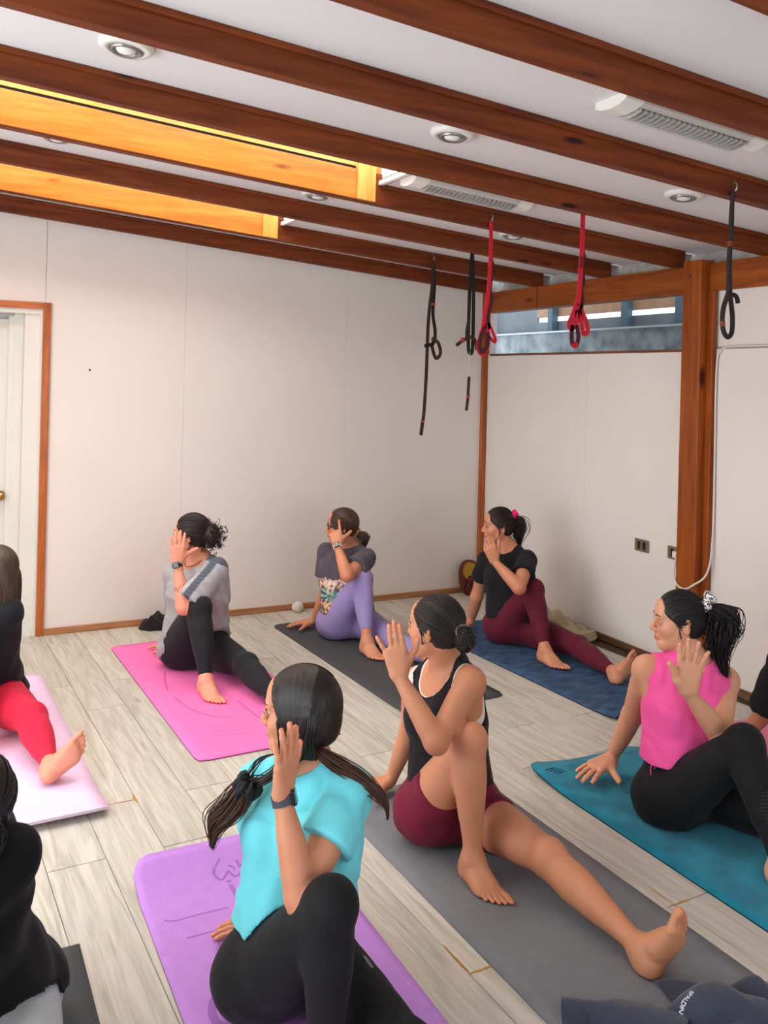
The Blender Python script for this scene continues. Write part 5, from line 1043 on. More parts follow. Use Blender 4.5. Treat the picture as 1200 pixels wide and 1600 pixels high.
# joint positions of each sitter in metres (world)
JOINTS = {
    'tank': {'pel': (1.676, 2.683, 0.146), 'hipL': (1.758, 2.659, 0.104), 'hipR': (1.590, 2.693, 0.112), 'kneeL': (1.779, 2.251, 0.132), 'ankL': (1.819, 1.875, 0.055), 'kneeR': (1.610, 2.470, 0.456), 'ankR': (1.614, 2.436, 0.077), 'chest': (1.664, 2.695, 0.432), 'neck': (1.700, 2.755, 0.613), 'head': (1.629, 2.738, 0.764), 'shL': (1.684, 2.583, 0.606), 'shR': (1.632, 2.881, 0.516), 'elL': (1.471, 2.449, 0.478), 'wrL': (1.407, 2.594, 0.653), 'elR': (1.689, 3.016, 0.275), 'wrR': (1.647, 3.083, 0.057), 'scale': 0.9981, 'rot': 0},
    'pink': {'pel': (2.587, 2.470, 0.118), 'hipL': (2.675, 2.474, 0.100), 'hipR': (2.507, 2.440, 0.091), 'kneeL': (2.776, 2.084, 0.084), 'ankL': (2.819, 1.709, 0.062), 'kneeR': (2.577, 2.181, 0.391), 'ankR': (2.530, 1.979, 0.077), 'chest': (2.628, 2.505, 0.393), 'neck': (2.650, 2.493, 0.583), 'head': (2.613, 2.535, 0.739), 'shL': (2.797, 2.468, 0.497), 'shR': (2.522, 2.604, 0.534), 'elL': (2.599, 2.310, 0.377), 'wrL': (2.442, 2.314, 0.545), 'elR': (2.580, 2.742, 0.295), 'wrR': (2.565, 2.840, 0.081), 'scale': 0.982, 'rot': 0},
    'aqua': {'pel': (0.857, 2.138, 0.153), 'hipL': (0.933, 2.160, 0.105), 'hipR': (0.777, 2.108, 0.120), 'kneeL': (1.017, 1.775, 0.087), 'ankL': (1.086, 1.413, 0.062), 'kneeR': (0.842, 1.862, 0.426), 'ankR': (0.834, 1.850, 0.064), 'chest': (0.898, 2.159, 0.427), 'neck': (0.922, 2.212, 0.605), 'head': (0.892, 2.193, 0.762), 'shL': (0.980, 2.061, 0.582), 'shR': (0.828, 2.320, 0.525), 'elL': (0.803, 1.938, 0.415), 'wrL': (0.774, 2.008, 0.627), 'elR': (0.875, 2.403, 0.270), 'wrR': (0.914, 2.428, 0.051), 'scale': 0.9607, 'rot': 0},
    'grey': {'pel': (1.337, 4.873, 0.139), 'hipL': (1.421, 4.858, 0.102), 'hipR': (1.255, 4.894, 0.104), 'kneeL': (1.499, 4.463, 0.114), 'ankL': (1.529, 4.090, 0.062), 'kneeR': (1.283, 4.624, 0.401), 'ankR': (1.272, 4.426, 0.081), 'chest': (1.339, 4.840, 0.419), 'neck': (1.357, 4.896, 0.601), 'head': (1.298, 4.886, 0.755), 'shL': (1.409, 4.733, 0.578), 'shR': (1.235, 4.984, 0.517), 'elL': (1.204, 4.648, 0.408), 'wrL': (1.186, 4.730, 0.622), 'elR': (1.306, 5.115, 0.281), 'wrR': (1.290, 5.160, 0.056), 'scale': 0.9816, 'rot': 0},
    'purple': {'pel': (2.369, 5.069, 0.130), 'hipL': (2.453, 5.063, 0.101), 'hipR': (2.285, 5.069, 0.104), 'kneeL': (2.491, 4.669, 0.082), 'ankL': (2.545, 4.302, 0.062), 'kneeR': (2.354, 4.845, 0.422), 'ankR': (2.325, 4.700, 0.083), 'chest': (2.330, 5.061, 0.403), 'neck': (2.393, 5.099, 0.575), 'head': (2.318, 5.082, 0.718), 'shL': (2.426, 4.940, 0.529), 'shR': (2.265, 5.200, 0.529), 'elL': (2.217, 4.773, 0.469), 'wrL': (2.226, 4.945, 0.616), 'elR': (2.300, 5.266, 0.265), 'wrR': (2.237, 5.317, 0.054), 'scale': 0.9649, 'rot': 0},
    'burgundy': {'pel': (3.277, 4.553, 0.136), 'hipL': (3.343, 4.500, 0.102), 'hipR': (3.212, 4.604, 0.104), 'kneeL': (3.439, 4.117, 0.089), 'ankL': (3.391, 3.751, 0.054), 'kneeR': (3.268, 4.344, 0.394), 'ankR': (3.219, 4.151, 0.085), 'chest': (3.249, 4.559, 0.410), 'neck': (3.248, 4.588, 0.596), 'head': (3.193, 4.622, 0.745), 'shL': (3.284, 4.430, 0.557), 'shR': (3.168, 4.709, 0.511), 'elL': (3.104, 4.264, 0.434), 'wrL': (3.051, 4.447, 0.557), 'elR': (3.165, 4.804, 0.256), 'wrR': (3.193, 4.910, 0.060), 'scale': 0.9622, 'rot': 0},
    'red': {'pel': (0.221, 4.518, 0.120), 'hipL': (0.304, 4.491, 0.096), 'hipR': (0.134, 4.510, 0.105), 'kneeL': (0.403, 4.102, 0.132), 'ankL': (0.448, 3.733, 0.064), 'kneeR': (0.125, 4.283, 0.438), 'ankR': (0.224, 4.183, 0.086), 'chest': (0.218, 4.473, 0.397), 'neck': (0.279, 4.542, 0.564), 'head': (0.276, 4.477, 0.715), 'shL': (0.331, 4.380, 0.536), 'shR': (0.144, 4.630, 0.501), 'elL': (0.118, 4.265, 0.396), 'wrL': (0.086, 4.354, 0.607), 'elR': (0.026, 4.755, 0.280), 'wrR': (-0.018, 4.787, 0.055), 'scale': 0.9831, 'rot': 0},
    'darkleft': {'pel': (0.117, 2.323, 0.128), 'hipL': (0.203, 2.318, 0.101), 'hipR': (0.033, 2.328, 0.105), 'kneeL': (0.217, 1.919, 0.083), 'ankL': (0.259, 1.547, 0.062), 'kneeR': (0.018, 2.128, 0.451), 'ankR': (0.064, 2.033, 0.089), 'chest': (0.044, 2.245, 0.385), 'neck': (0.125, 2.349, 0.519), 'head': (0.099, 2.251, 0.648), 'shL': (0.176, 2.186, 0.525), 'shR': (-0.024, 2.416, 0.467), 'elL': (-0.039, 2.074, 0.390), 'wrL': (-0.063, 2.164, 0.600), 'elR': (-0.134, 2.590, 0.280), 'wrR': (-0.171, 2.597, 0.054), 'scale': 0.9748, 'rot': 0},
    'edge': {'pel': (3.439, 2.506, 0.113), 'hipL': (3.525, 2.487, 0.100), 'hipR': (3.356, 2.480, 0.105), 'kneeL': (3.569, 2.092, 0.083), 'ankL': (3.612, 1.722, 0.062), 'kneeR': (3.424, 2.273, 0.438), 'ankR': (3.441, 2.152, 0.085), 'chest': (3.412, 2.495, 0.388), 'neck': (3.390, 2.504, 0.576), 'head': (3.420, 2.484, 0.735), 'shL': (3.515, 2.400, 0.529), 'shR': (3.262, 2.576, 0.490), 'elL': (3.331, 2.244, 0.394), 'wrL': (3.291, 2.337, 0.598), 'elR': (3.276, 2.666, 0.231), 'wrR': (3.302, 2.807, 0.055), 'scale': 0.9702, 'rot': 0},
}
# ================================================================ THE CAST
SK_TAN = ('tan', (198, 136, 102)); SK_FAIR = ('fair', (216, 160, 128)); SK_WARM = ('warm', (202, 138, 106)); SK_ROSE = ('rosy', (220, 150, 124))
FW = nrm(V3(0.035, -1, 0)); LF = V3(1, 0.035, 0)
def foot_out(J, tilt=.35, lean=.15, roll=0.0):
    """foot of the stretched leg: toes up, falling a little outwards"""
    d = nrm(np.array(J['ankL']) - np.array(J['kneeL'])); d = nrm(V3(d[0], d[1], 0)); o = nrm(np.cross(d, UZ)) * -1.0
    o = o if o @ LF > 0 else -o
    return dict(F=nrm(UZ * .88 + o * tilt + d * lean), up=nrm(-d + o * roll), toes=.4)
FLATHAND = dict(curl=(6, 8, 8, 8), splay=(9, 1, -7, -17), thumb=(62, 10))
RS = np.random.RandomState
def look(J, side, toward, dip=0.0):
    """facing direction seen from the photographer: side < 0 looks to the photo's left, toward > 0 looks at us"""
    r = V3(J['head'][0], J['head'][1], 0); r = nrm(r); return V3(r[1], -r[0], 0) * side - r * toward - UZ * dip

# ---- woman in the black tank top
J = JOINTS['tank']
sp7 = dict(skin=SK_TAN, girth=1.0, leg=1.04, arm=.98, bust=.95, res=.0058, fine=.003, face=-CR * .80 - CT * .52 - UZ * .03, headup=UZ + CR * .10,
           handL=dict(D=UZ - CR * .17 - CT * .10, S=CR * 1.0 + CT * .05, kw=dict(curl=(2, 2, 3, 3), splay=(-3, 0, 2, -24), thumb=(42, 20))),
           handR=dict(D=-CR * .9 + CT * .2 - UZ * .10, S=CT * .8 - CR * .3, kw=FLATHAND), footR=dict(F=V3(.02, -1, -.02)), footL=foot_out(J, .42, .30))
p7 = make_person('woman in black tank top and maroon shorts twisting on the grey mat', J, sp7)
def tank(pr, material, off, neck, arm, name, hem=.085, strap=None, amp=.002, band=None):
    s = pr.s; ad = lambda n: nrm(pr.j['el' + n] - pr.j['sh' + n]); grp = pr.torso + pr.sh + cut_prims(pr.armL[:1], pr.j['shL'] + ad('L') * .05 * s, ad('L')) + cut_prims(pr.armR[:1], pr.j['shR'] + ad('R') * .05 * s, ad('R'))
    cuts = [ball_cut(pr.j['neck'] + pr.fwc * (.075) * s + pr.upc * .00 * s, neck * s, (1.0, .9, 1.35), (pr.latc, pr.fwc, pr.upc)), plane_cut(V3(0, 0, hem), -UZ)]
    for e, n in ((1, 'shL'), (-1, 'shR')):
        c = pr.j[n] + pr.latc * e * .045 * s - pr.upc * .03 * s; cuts.append(ball_cut(c, arm * s, (.82, 1.15, 1.25), (pr.latc, pr.fwc, pr.upc)))
    return garment(pr, name, [grp], off, cuts, material, disp=folds(amp, 60, pr.upc, pr.latc, 5), h=.0042)
bra = tank(p7, mat('off white bra', (222, 206, 198), 0.8), .0035, .0905, .100, 'sports_bra', hem=.33, amp=0.0)
tk = tank(p7, cloth_mat('black jersey tank', (24, 23, 26)), .008, .095, .118, 'tank_top')
M_MAROON = cloth_mat('maroon shorts', (112, 22, 48)); shorts(p7, M_MAROON, t_end=.36)
def updo7(pr):
    rs = RS(7); tie = V3(.012, -.108, -.020); prims, cuts = hair_cap(pr, thick=.010, drop=-.07)
    prims.append(ell(pr.hp(.012, -.128, -.028), V3(.036, .030, .040) * pr.q, (pr.Lh, pr.Fh, pr.Uh), .02)); st = [swept(pr, tie, 700, rs, .0105, .0014)]
    for k in range(170):
        a, b = rs.uniform(0, 6.28), rs.uniform(.6, 1.6); c = V3(.012, -.128, -.03); t = np.linspace(0, 1, 18); R = rs.uniform(.022, .044)
        u, v = nrm(rs.normal(size=3)), nrm(rs.normal(size=3)); v = nrm(v - u * (u @ v)); p = c + R * (np.cos(a + t * 4.4)[:, None] * u + np.sin(a + t * 4.4)[:, None] * v) * V3(1.0, .8, 1.05); st.append(([to_world(pr, p)], [.0015 * np.ones(18)]))
    for k in range(16):
        p0 = V3(rs.uniform(-.02, .04), -.14 + rs.uniform(-.01, .01), rs.uniform(-.04, .01)); d = nrm(V3(rs.uniform(-.6, .6), -.7, rs.uniform(-.6, .9))); t = np.linspace(0, 1, 8)[:, None]; st.append(([to_world(pr, p0 + d * .045 * t + V3(0, 0, -.02) * t ** 2)], [np.linspace(.0018, .0006, 8)]))
    for k in range(10):
        x = .07 + .008 * rs.rand(); p = spline([V3(x, .02 + .02 * rs.rand(), .02), V3(x + .006, .012, -.02), V3(x + .004, -.0 + .015 * rs.rand(), -.055)], 10); st.append(([to_world(pr, p)], [.0009 * np.ones(len(p))]))
    h = build_hair(pr, prims, cuts, st, hair_mat('near black brown hair', (40, 32, 30)), .0045)
    pts = [to_world(pr, V3(.012 + .030 * math.cos(a), -.118 + .014 * math.sin(a * 2), -.020 + .040 * math.sin(a)))[0] for a in np.linspace(-1.9, 1.9, 16)]
    P, Q = tubes([pts], [np.full(16, .0055)], 8); np_object('claw_clip', P, Q, mat('tortoiseshell clip', (96, 84, 74), 0.25, 0.5), h, pr.base); return h
updo7(p7)
e7 = to_world(p7, V3(.081, -.012, -.040))[0]; P, Q = ell_mesh(e7, V3(.0035, .0035, .0035), np.eye(3), 10, 6); np_object('earring', P, Q, mat('silver', (220, 220, 224), 0.15, 0.5, 1.0), p7.root, p7.base)

# ---- woman in the pink top
J = JOINTS['pink']
sp8 = dict(skin=SK_FAIR, girth=1.06, leg=1.12, arm=1.08, bust=1.15, res=.0058, fine=.003, hand=1.27, face=look(J, -.975, .20, .06), headup=UZ + CR * .06,
           handL=dict(D=UZ - CR * .05 + CT * .12, S=-CR * 1.0 + CT * .1, kw=dict(curl=(2, 2, 4, 6), splay=(3, -2, -10, -26), thumb=(24, -6))),
           handR=dict(D=-CR * .75 + CT * .55 - UZ * .12, S=CT * .8 + CR * .5, kw=dict(curl=(5, 6, 8, 8), splay=(14, 4, -6, -16), thumb=(64, 4))), footR=dict(F=V3(.10, -1, -.02)), footL=foot_out(J))
p8 = make_person('woman in bright pink sleeveless top and black leggings on the teal mat', J, sp8)
M_PINKTOP = cloth_mat('hot pink ribbed jersey', (246, 92, 164), var=.04)
def croptop(pr):
    s = pr.s; cuts = [ball_cut(pr.j['neck'] + pr.upc * .055 * s + pr.fwc * .012 * s, .074 * s)]
    cuts.append(plane_cut(pr.cen[1] + (pr.cen[2] - pr.cen[1]) * .12, -nrm(pr.cen[2] - pr.cen[1] + UZ * .3)))
    shp_ = cut_prims(pr.sh[:3] + cut_prims(pr.armL[:1], pr.j['shL'] + nrm(pr.j['elL'] - pr.j['shL']) * .04, nrm(pr.j['elL'] - pr.j['shL'])), pr.j['shL'] - pr.latc * .034 * s, nrm(pr.latc + pr.upc * .10)) + cut_prims(pr.sh[3:] + cut_prims(pr.armR[:1], pr.j['shR'] + nrm(pr.j['elR'] - pr.j['shR']) * .04, nrm(pr.j['elR'] - pr.j['shR'])), pr.j['shR'] + pr.latc * .034 * s, nrm(-pr.latc + pr.upc * .10))
    low = [ring_seg(pr.cen[1], pr.cen[2], pr.lats[1], pr.lats[2], pr.fws[1], pr.fws[2], pr.sec[1][0] * 1.10, pr.sec[2][0] * 1.08, pr.sec[1][1] * 1.10, pr.sec[2][1] * 1.1, k=.04)]
    fr = lambda P: np.clip((np.linalg.norm(P - pr.j['shL'], axis=1) - .10) / .06, 0, 1) * .0028 * np.sin((P @ pr.latc) * 150 + 2 * np.sin((P @ pr.upc) * 14)) * np.exp(-(((P - pr.j['neck']) @ pr.upc + .05) / .05) ** 2) + folds(.0022, 55, pr.upc + .6 * pr.latc, pr.latc, 8)(P) * np.clip((np.linalg.norm(P - pr.j['shL'], axis=1) - .10) / .06, 0, 1)
    return garment(pr, 'crop_top', [pr.torso + shp_ + low], .0105, cuts, M_PINKTOP, disp=fr, h=.0042)
ct = croptop(p8)
hemp = p8.cen[1] + (p8.cen[2] - p8.cen[1]) * .15 - p8.lats[1] * (p8.sec[1][0] + .012)
for dx in (0, .018):
    P, Q = tubes([spline([hemp + V3(-.004, -.004, .02), hemp + V3(-.014 - dx, -.006, .004), hemp + V3(-.012 - dx, -.004, -.03), hemp + V3(-.018 - dx * .3, -.008, -.05)], 16)], [np.full(16, .0022)], 6); np_object('tie_cord', P, Q, M_PINKTOP, ct, p8.base)
M_BLKLEG = cloth_mat('black leggings', (18, 18, 20), .7); lg8 = leggings(p8, M_BLKLEG, waist=.30, off=.005, amp=.0014)
def pony(pr, tie, guide, n, spread, hairm, scr, seed, wave=.006, wfreq=2.2, Rs=.026, rs_=.017, sl=None, cap_n=600, sp_end=None, thick=.010, loose=10):
    rs = RS(seed); prims, cuts = hair_cap(pr, thick=thick, drop=-.07); st = [swept(pr, tie, cap_n, rs, thick + .0005, .0014)]; st.append(lock(pr, [to_world(pr, g)[0] for g in guide], n * 3, rs, spread, .0015, wave, wfreq, sp_end=sp_end))
    for k in range(loose):
        x = .07 + .008 * rs.rand(); sg = rs.choice([-1, 1]); p = spline([V3(sg * x, .025 + .02 * rs.rand(), .02), V3(sg * (x + .006), .015, -.02), V3(sg * (x + .004), .0 + .02 * rs.rand(), -.06)], 10); st.append(([to_world(pr, p)], [.0009 * np.ones(len(p))]))
    h = build_hair(pr, prims, cuts, st, hairm, .005)
    if scr: scrunchie(pr, to_world(pr, tie)[0], pr.hp(*guide[1]) - pr.hp(*guide[0]), Rs * pr.q, rs_ * pr.q, scr, h, sl, seed)
    return h
def spot_mat(name, base_, spot, scale=55, th=.30):
    m = bpy.data.materials.new(name); m.use_nodes = True; nt = m.node_tree; p = nt.nodes['Principled BSDF']; tc = nt.nodes.new('ShaderNodeTexCoord'); v = nt.nodes.new('ShaderNodeTexVoronoi'); v.inputs['Scale'].default_value = scale; nt.links.new(tc.outputs['Object'], v.inputs['Vector'])
    r = nt.nodes.new('ShaderNodeValToRGB'); r.color_ramp.interpolation = 'CONSTANT'; r.color_ramp.elements[0].color = srgb(*spot); r.color_ramp.elements[1].position = th; r.color_ramp.elements[1].color = srgb(*base_); nt.links.new(v.outputs['Distance'], r.inputs[0]); nt.links.new(r.outputs[0], p.inputs['Base Color']); p.inputs['Roughness'].default_value = .8; return m
M_BLKHAIR = hair_mat('black hair', (30, 25, 25))
pony(p8, V3(-.0, -.105, .055), [(0, -.105, .055), (.012, -.150, .030), (.02, -.165, -.04), (.025, -.145, -.12), (.035, -.165, -.23)], 210, .052, M_BLKHAIR, spot_mat('spotted scrunchie', (226, 222, 220), (30, 28, 28), 120, .46), 8, wave=.011, Rs=.036, rs_=.017, sl='white scrunchie with black spots', sp_end=.06)
def tint_cloth(name, rough=.85):
    if name in MATS: return MATS[name]
    m = mat(name, (200, 200, 200), rough, 0.2, bump=0.25, bscale=320, sheen=0.1); nt = m.node_tree; at = nt.nodes.new('ShaderNodeAttribute'); at.attribute_name = 'tint'; nt.links.new(at.outputs['Color'], nt.nodes['Principled BSDF'].inputs['Base Color']); return m
lin = lambda *c: np.array(srgb(*c)[:3])

# ---- woman in the aqua T-shirt
J = JOINTS['aqua']
sp6 = dict(skin=SK_WARM, girth=1.05, leg=1.07, arm=1.06, torso=1.0, bust=1.1, res=.0058, fine=.003, face=-CR * .97 - CT * .20 - UZ * .05, headscale=1.04,
           handL=dict(D=UZ + CR * .10, S=CR * .55 - CT * .85, kw=dict(curl=(4, 5, 8, 10), splay=(3, 1, -2, -7), thumb=(34, 8))),
           handR=dict(D=-CR * 1.0 + CT * .05 - UZ * .08, S=CT * .9 - CR * .3, kw=FLATHAND), footR=dict(F=V3(.05, -1, -.02)), footL=foot_out(J), skip_fine=(3, 4))
p6 = make_person('woman in aqua T-shirt and black leggings on the purple mat', J, sp6)
M_AQUA = cloth_mat('aqua jersey', (112, 212, 222), .75, .03)
leggings(p6, M_BLKLEG, waist=.26, off=.005, amp=.0012)
tee(p6, M_AQUA, .50, .013, .17, .088, .0036, flare=.012, low=1.04, freq=62, hips=True, tilt=CR * .45 - CT * .25)
def hair6(pr):
    rs = RS(66); q = pr.q; prims, cuts = hair_cap(pr, thick=.014, drop=-.085)
    prims.append(ell(pr.hp(.030, .004, -.035), V3(.052, .050, .070) * q, (pr.Lh, pr.Fh, pr.Uh), .03)); prims.append(ell(pr.hp(0, -.055, -.045), V3(.066, .048, .055) * q, (pr.Lh, pr.Fh, pr.Uh), .03))
    cuts = [lambda P: ((P - pr.H) @ pr.Fh / q - np.interp((P - pr.H) @ pr.Uh / q, [-.12, -.05, .0, .05, .075, .1], [.022, .034, .046, .066, .085, .3])) * q * .8, cuts[1]]
    Gd = pr.H - CR * .132 - UZ * .195 + CT * .045; st = []
    ctrl = []
    for k in range(850):      # combed from the parting down over the ear
        y0 = rs.uniform(-.088, .072); sd = 1 if rs.rand() < .78 else -1; back = np.clip((.03 - y0) / .11, 0, 1); zt = .098 * math.sqrt(max(.05, 1 - ((y0 + .012) / .106) ** 2)) + .016
        ctrl.append([V3(-.010 + sd * .004, y0, zt), V3(sd * .060, y0 * .95 - .004, min(.080, zt)), V3(sd * (.090 + .003 * rs.randn()), y0 * .75 - .012, .012), V3(sd * (.082 + .004 * rs.randn()), .034 - .092 * back, -.055), V3(sd * (.062 + .004 * rs.randn()), .034 - .094 * back + .008 * rs.rand(), -.108)])
    st.append(draped(pr, ctrl, .0015, 15, .015))
    for k in range(170):
        a = pr.hp(.062 + .02 * rs.randn() * .5, .02 - .05 * rs.rand(), -.085 - .02 * rs.rand()); st.append(([spline([a, a * .55 + Gd * .45 + UZ * -.012 + CT * .01 * rs.randn(), Gd + rs.normal(size=3) * .008], 12)], [.0015 * np.ones(12)]))
    ends = [lock(pr, [Gd + UZ * .02, Gd - CR * .030 - UZ * .04, Gd - CR * .080 - UZ * .10, Gd - CR * .088 - UZ * .165], 330, rs, .028, .0014, .003, 1.5, sp_end=.028)]
    nape = pr.hp(.045, -.045, -.085); ends.append(lock(pr, [nape, nape + CR * .06 - UZ * .025 + CT * .03, nape + CR * .13 - UZ * .055 + CT * .05, nape + CR * .19 - UZ * .11 + CT * .05, nape + CR * .20 - UZ * .16 + CT * .05], 230, rs, .016, .0013, .002, 1.2, sp_end=.016))
    for nm, en in zip(('ponytail', 'shoulder_lock'), ends): build_hair(pr, [], [], [en], hair_mat('chestnut brown hair ends', (78, 50, 38)), name=nm)
    for k in range(14): st.append(([spline([pr.hp(.05, .03, -.10), pr.H - CR * (.09 + .02 * rs.rand()) - UZ * .125 + CT * .03, pr.H - CR * (.13 + .03 * rs.rand()) - UZ * .19 + CT * .04], 10)], [.0012 * np.ones(10)]))
    h = build_hair(pr, prims, cuts, st, hair_mat('dark chestnut hair', (34, 25, 22)), .005); scrunchie(pr, Gd, -CR * .5 - UZ, .020, .0165, cloth_mat('black satin scrunchie', (26, 25, 28), .45), h, 'black satin scrunchie', 3, 1.3); return h
hair6(p6)
M_WBAND = mat('charcoal watch band', (62, 64, 70), .6); M_WFACE = mat('black watch glass', (14, 14, 16), .12, .6)
wristband(p6, 'L', .975, .0125, .0028, M_WBAND, 'wristwatch', True, M_WFACE, CR, fs=(.0185, .0185, .0055))
# pale logo on the stretched thigh
lgp = p6.j['hipL'] + (p6.j['kneeL'] - p6.j['hipL']) * .45 + UZ * .075 + CR * .045

# ---- woman in the grey T-shirt
J = JOINTS['grey']
sp3 = dict(skin=SK_ROSE, girth=1.06, leg=1.10, arm=1.05, torso=1.08, bust=1.1, res=.008, fine=.004, face=-CR * .98 - CT * .12 - UZ * .03, floor=.0065,
           handL=dict(D=UZ + CR * .02, S=CR * .95 - CT * .2, kw=dict(curl=(4, 5, 6, 8), splay=(3, 1, -3, -12), thumb=(66, 6))),
           handR=dict(D=-CR * .8 - CT * .3 - UZ * .1, S=CT * .8, kw=FLATHAND), footR=dict(F=V3(.10, -1, -.02)), footL=foot_out(J), tattoo=True, skip_fine=(1, 4), eyes=(1,))
p3 = make_person('woman in loose grey T-shirt and black leggings on the pink mat', J, sp3)
M_BLKLEG2 = cloth_mat('soft black leggings', (28, 28, 33), .75); leggings(p3, M_BLKLEG2, waist=.24, off=.005)
def grey_tint(P):
    T = np.tile(lin(166, 164, 168), (len(P), 1)); j = p3.j; T *= (1 - .06 * np.sin(P @ V3(90, 40, 60)))[:, None]
    a, b, c = j['neck'] + p3.upc * .03, j['shL'] + p3.upc * .05, j['elL'] + p3.upc * .02
    def band(a, b, w):
        d = b - a; t = np.clip((P - a) @ d / (d @ d), 0, 1); q = P - a - t[:, None] * d; sd = nrm(np.cross(d, CT + UZ * .3)); return (np.abs(q @ sd) < w) & (q @ (CT + UZ * .5) > -.02) & (np.linalg.norm(q, axis=1) < .1)
    m = band(b - (b - a) * .45, b, .021) | band(b, c, .021); T[m] = lin(84, 88, 98) * (1 + .15 * np.sin(P[m] @ V3(160, 90, 200)))[:, None]; return T
tee(p3, tint_cloth('grey marl jersey'), .84, .018, .125, .102, .0045, flare=.018, low=1.04, neck_drop=.02, tint=grey_tint, freq=55, hips=True, tilt=-FW * .60 - CR * .20)
def hair3(pr):
    rs = RS(33); tie = V3(.0, -.098, .01); prims, cuts = hair_cap(pr, thick=.014); prims.append(ell(pr.hp(0, -.125, -.012), V3(.052, .045, .058) * pr.q, (pr.Lh, pr.Fh, pr.Uh), .02)); st = [swept(pr, tie, 380, rs, .0135, .0017)]
    for k in range(280):
        c = V3(.0, -.128, -.015) + rs.normal(size=3) * V3(.032, .026, .036); t = np.linspace(0, 1, 14); a = rs.rand() * 6.28; u, v = nrm(rs.normal(size=3)), nrm(rs.normal(size=3)); R = rs.uniform(.010, .018); p = c + R * (np.cos(a + t * 6)[:, None] * u + np.sin(a + t * 6)[:, None] * v) + np.outer(t - .5, nrm(c - V3(0, -.10, 0))) * .02; st.append(([to_world(pr, p)], [.0018 * np.ones(14)]))
    for k in range(10):
        p = spline([V3(.075, -.03 + .02 * rs.rand(), -.03), V3(.078 + .01 * rs.rand(), -.02, -.07), V3(.07, -.015 + .02 * rs.rand(), -.11)], 10) + np.outer(np.sin(np.linspace(0, 14, 10)), [.004, .006, 0]); st.append(([to_world(pr, p)], [.002 * np.ones(len(p))]))
    return build_hair(pr, prims, cuts, st, hair_mat('dark curly hair', (42, 30, 30)), .006)
hair3(p3)
wristband(p3, 'L', .965, .0085, .003, mat('black rubber band', (28, 28, 30), .6), 'wristwatch', True, M_WFACE, CT, fs=(.017, .016, .006))
wristband(p3, 'L', .87, .0022, .0022, mat('beige bead bracelet', (206, 160, 120), .5), 'bracelet')
nkl = [p3.j['neck'] + p3.upc * .02 + (p3.latc * math.cos(a) * .062 + p3.fwc * (.045 + .045 * math.sin(a)) - p3.upc * (.02 + .045 * max(0, math.sin(a)))) for a in np.linspace(-.4, math.pi + .4, 24)]
P, Q = tubes([nkl], [np.full(24, .0022)], 6); np_object('necklace', P, Q, mat('brown bead necklace', (96, 60, 44), .4), p3.root, p3.base)

# ---- woman in lavender leggings
J = JOINTS['purple']
sp4 = dict(skin=SK_WARM, girth=1.0, leg=1.10, arm=1.0, torso=1.02, bust=1.05, res=.008, fine=.004, face=-CR * .99 + CT * .02 - UZ * .05, headup=UZ + CR * .05,
           handL=dict(D=UZ * .75 - CR * .15 - CT * .55, S=CR * .95 + UZ * .25, kw=dict(curl=(-12, 62, 66, 66), splay=(4, 1, -2, -5), thumb=(58, 10))),
           handR=dict(D=-CR * 1.0 + CT * .05 - UZ * .1, S=CT * .9, kw=FLATHAND), footR=dict(F=V3(.10, -1, -.02)), footL=foot_out(J), skip_fine=(4,), eyes=(1,))
p4 = make_person('woman in glasses, printed charcoal T-shirt and lavender leggings', J, sp4)
leggings(p4, cloth_mat('lavender leggings', (150, 134, 184), .7, .03), (.80, .80), waist=.25, off=.004)
def print_tint(P):
    T = np.tile(lin(84, 76, 86), (len(P), 1)); w = P - p4.j['chest']; f = w @ p4.fwc; u = w @ p4.latc; z = w @ UZ; rs = RS(4)
    front = (f > .0) & (z < .02) & (z > -.22) & (np.abs(u) < .115)
    pat = np.sin(u * 95 + 3 * np.sin(z * 60)) * np.sin(z * 80 + 2 * np.sin(u * 70)); ang = np.sin(np.arctan2(z + .11, u) * 14)
    m1 = front & (z > -.085 + .03 * np.sin(u * 60)) & (pat > -.55) & (z < .0 - .25 * np.abs(np.abs(u) - .05)); T[m1] = lin(214, 178, 156)
    m1b = m1 & (pat > .25); T[m1b] = lin(236, 214, 200)
    m2 = front & (z <= -.075) & (z > -.145) & (ang > -.2); T[m2] = lin(56, 118, 108); m2b = m2 & (ang > .6); T[m2b] = lin(170, 212, 196)
    m3 = front & (z <= -.14) & (pat > -.1); T[m3] = lin(196, 146, 100); T[m3 & (pat > .5)] = lin(232, 196, 150); return T
tee(p4, tint_cloth('printed charcoal jersey'), .55, .014, .15, .085, .0030, flare=.012, tint=print_tint)
M_BRHAIR = hair_mat('brown hair', (66, 46, 38))
pony(p4, V3(.012, -.100, -.052), [(.012, -.100, -.052), (.02, -.132, -.075), (.02, -.150, -.11), (.015, -.150, -.150)], 90, .026, M_BRHAIR, cloth_mat('gold brown scrunchie', (160, 120, 76), .5), 4, wave=.004, Rs=.018, rs_=.009, sl='gold brown hair tie', cap_n=420, thick=.013)
wristband(p4, 'L', .955, .011, .003, mat('white watch band', (226, 222, 216), .5), 'wristwatch', True, M_WFACE, CT + UZ * .1, fs=(.017, .017, .006))
gl = []
for e in (-1, 1): gl.append([p4.hp(e * .033 + .024 * math.cos(a), .094 - .004 * abs(math.cos(a)), -.006 + .020 * math.sin(a)) for a in np.linspace(0, 6.2832, 25)])
gl += [[p4.hp(-.009, .098, .0), p4.hp(0, .101, .002), p4.hp(.009, .098, .0)], [p4.hp(.057, .088, 0), p4.hp(.072, .05, .0), p4.hp(.080, -.015, -.0)], [p4.hp(-.057, .088, 0), p4.hp(-.072, .05, .0), p4.hp(-.080, -.015, -.0)]]
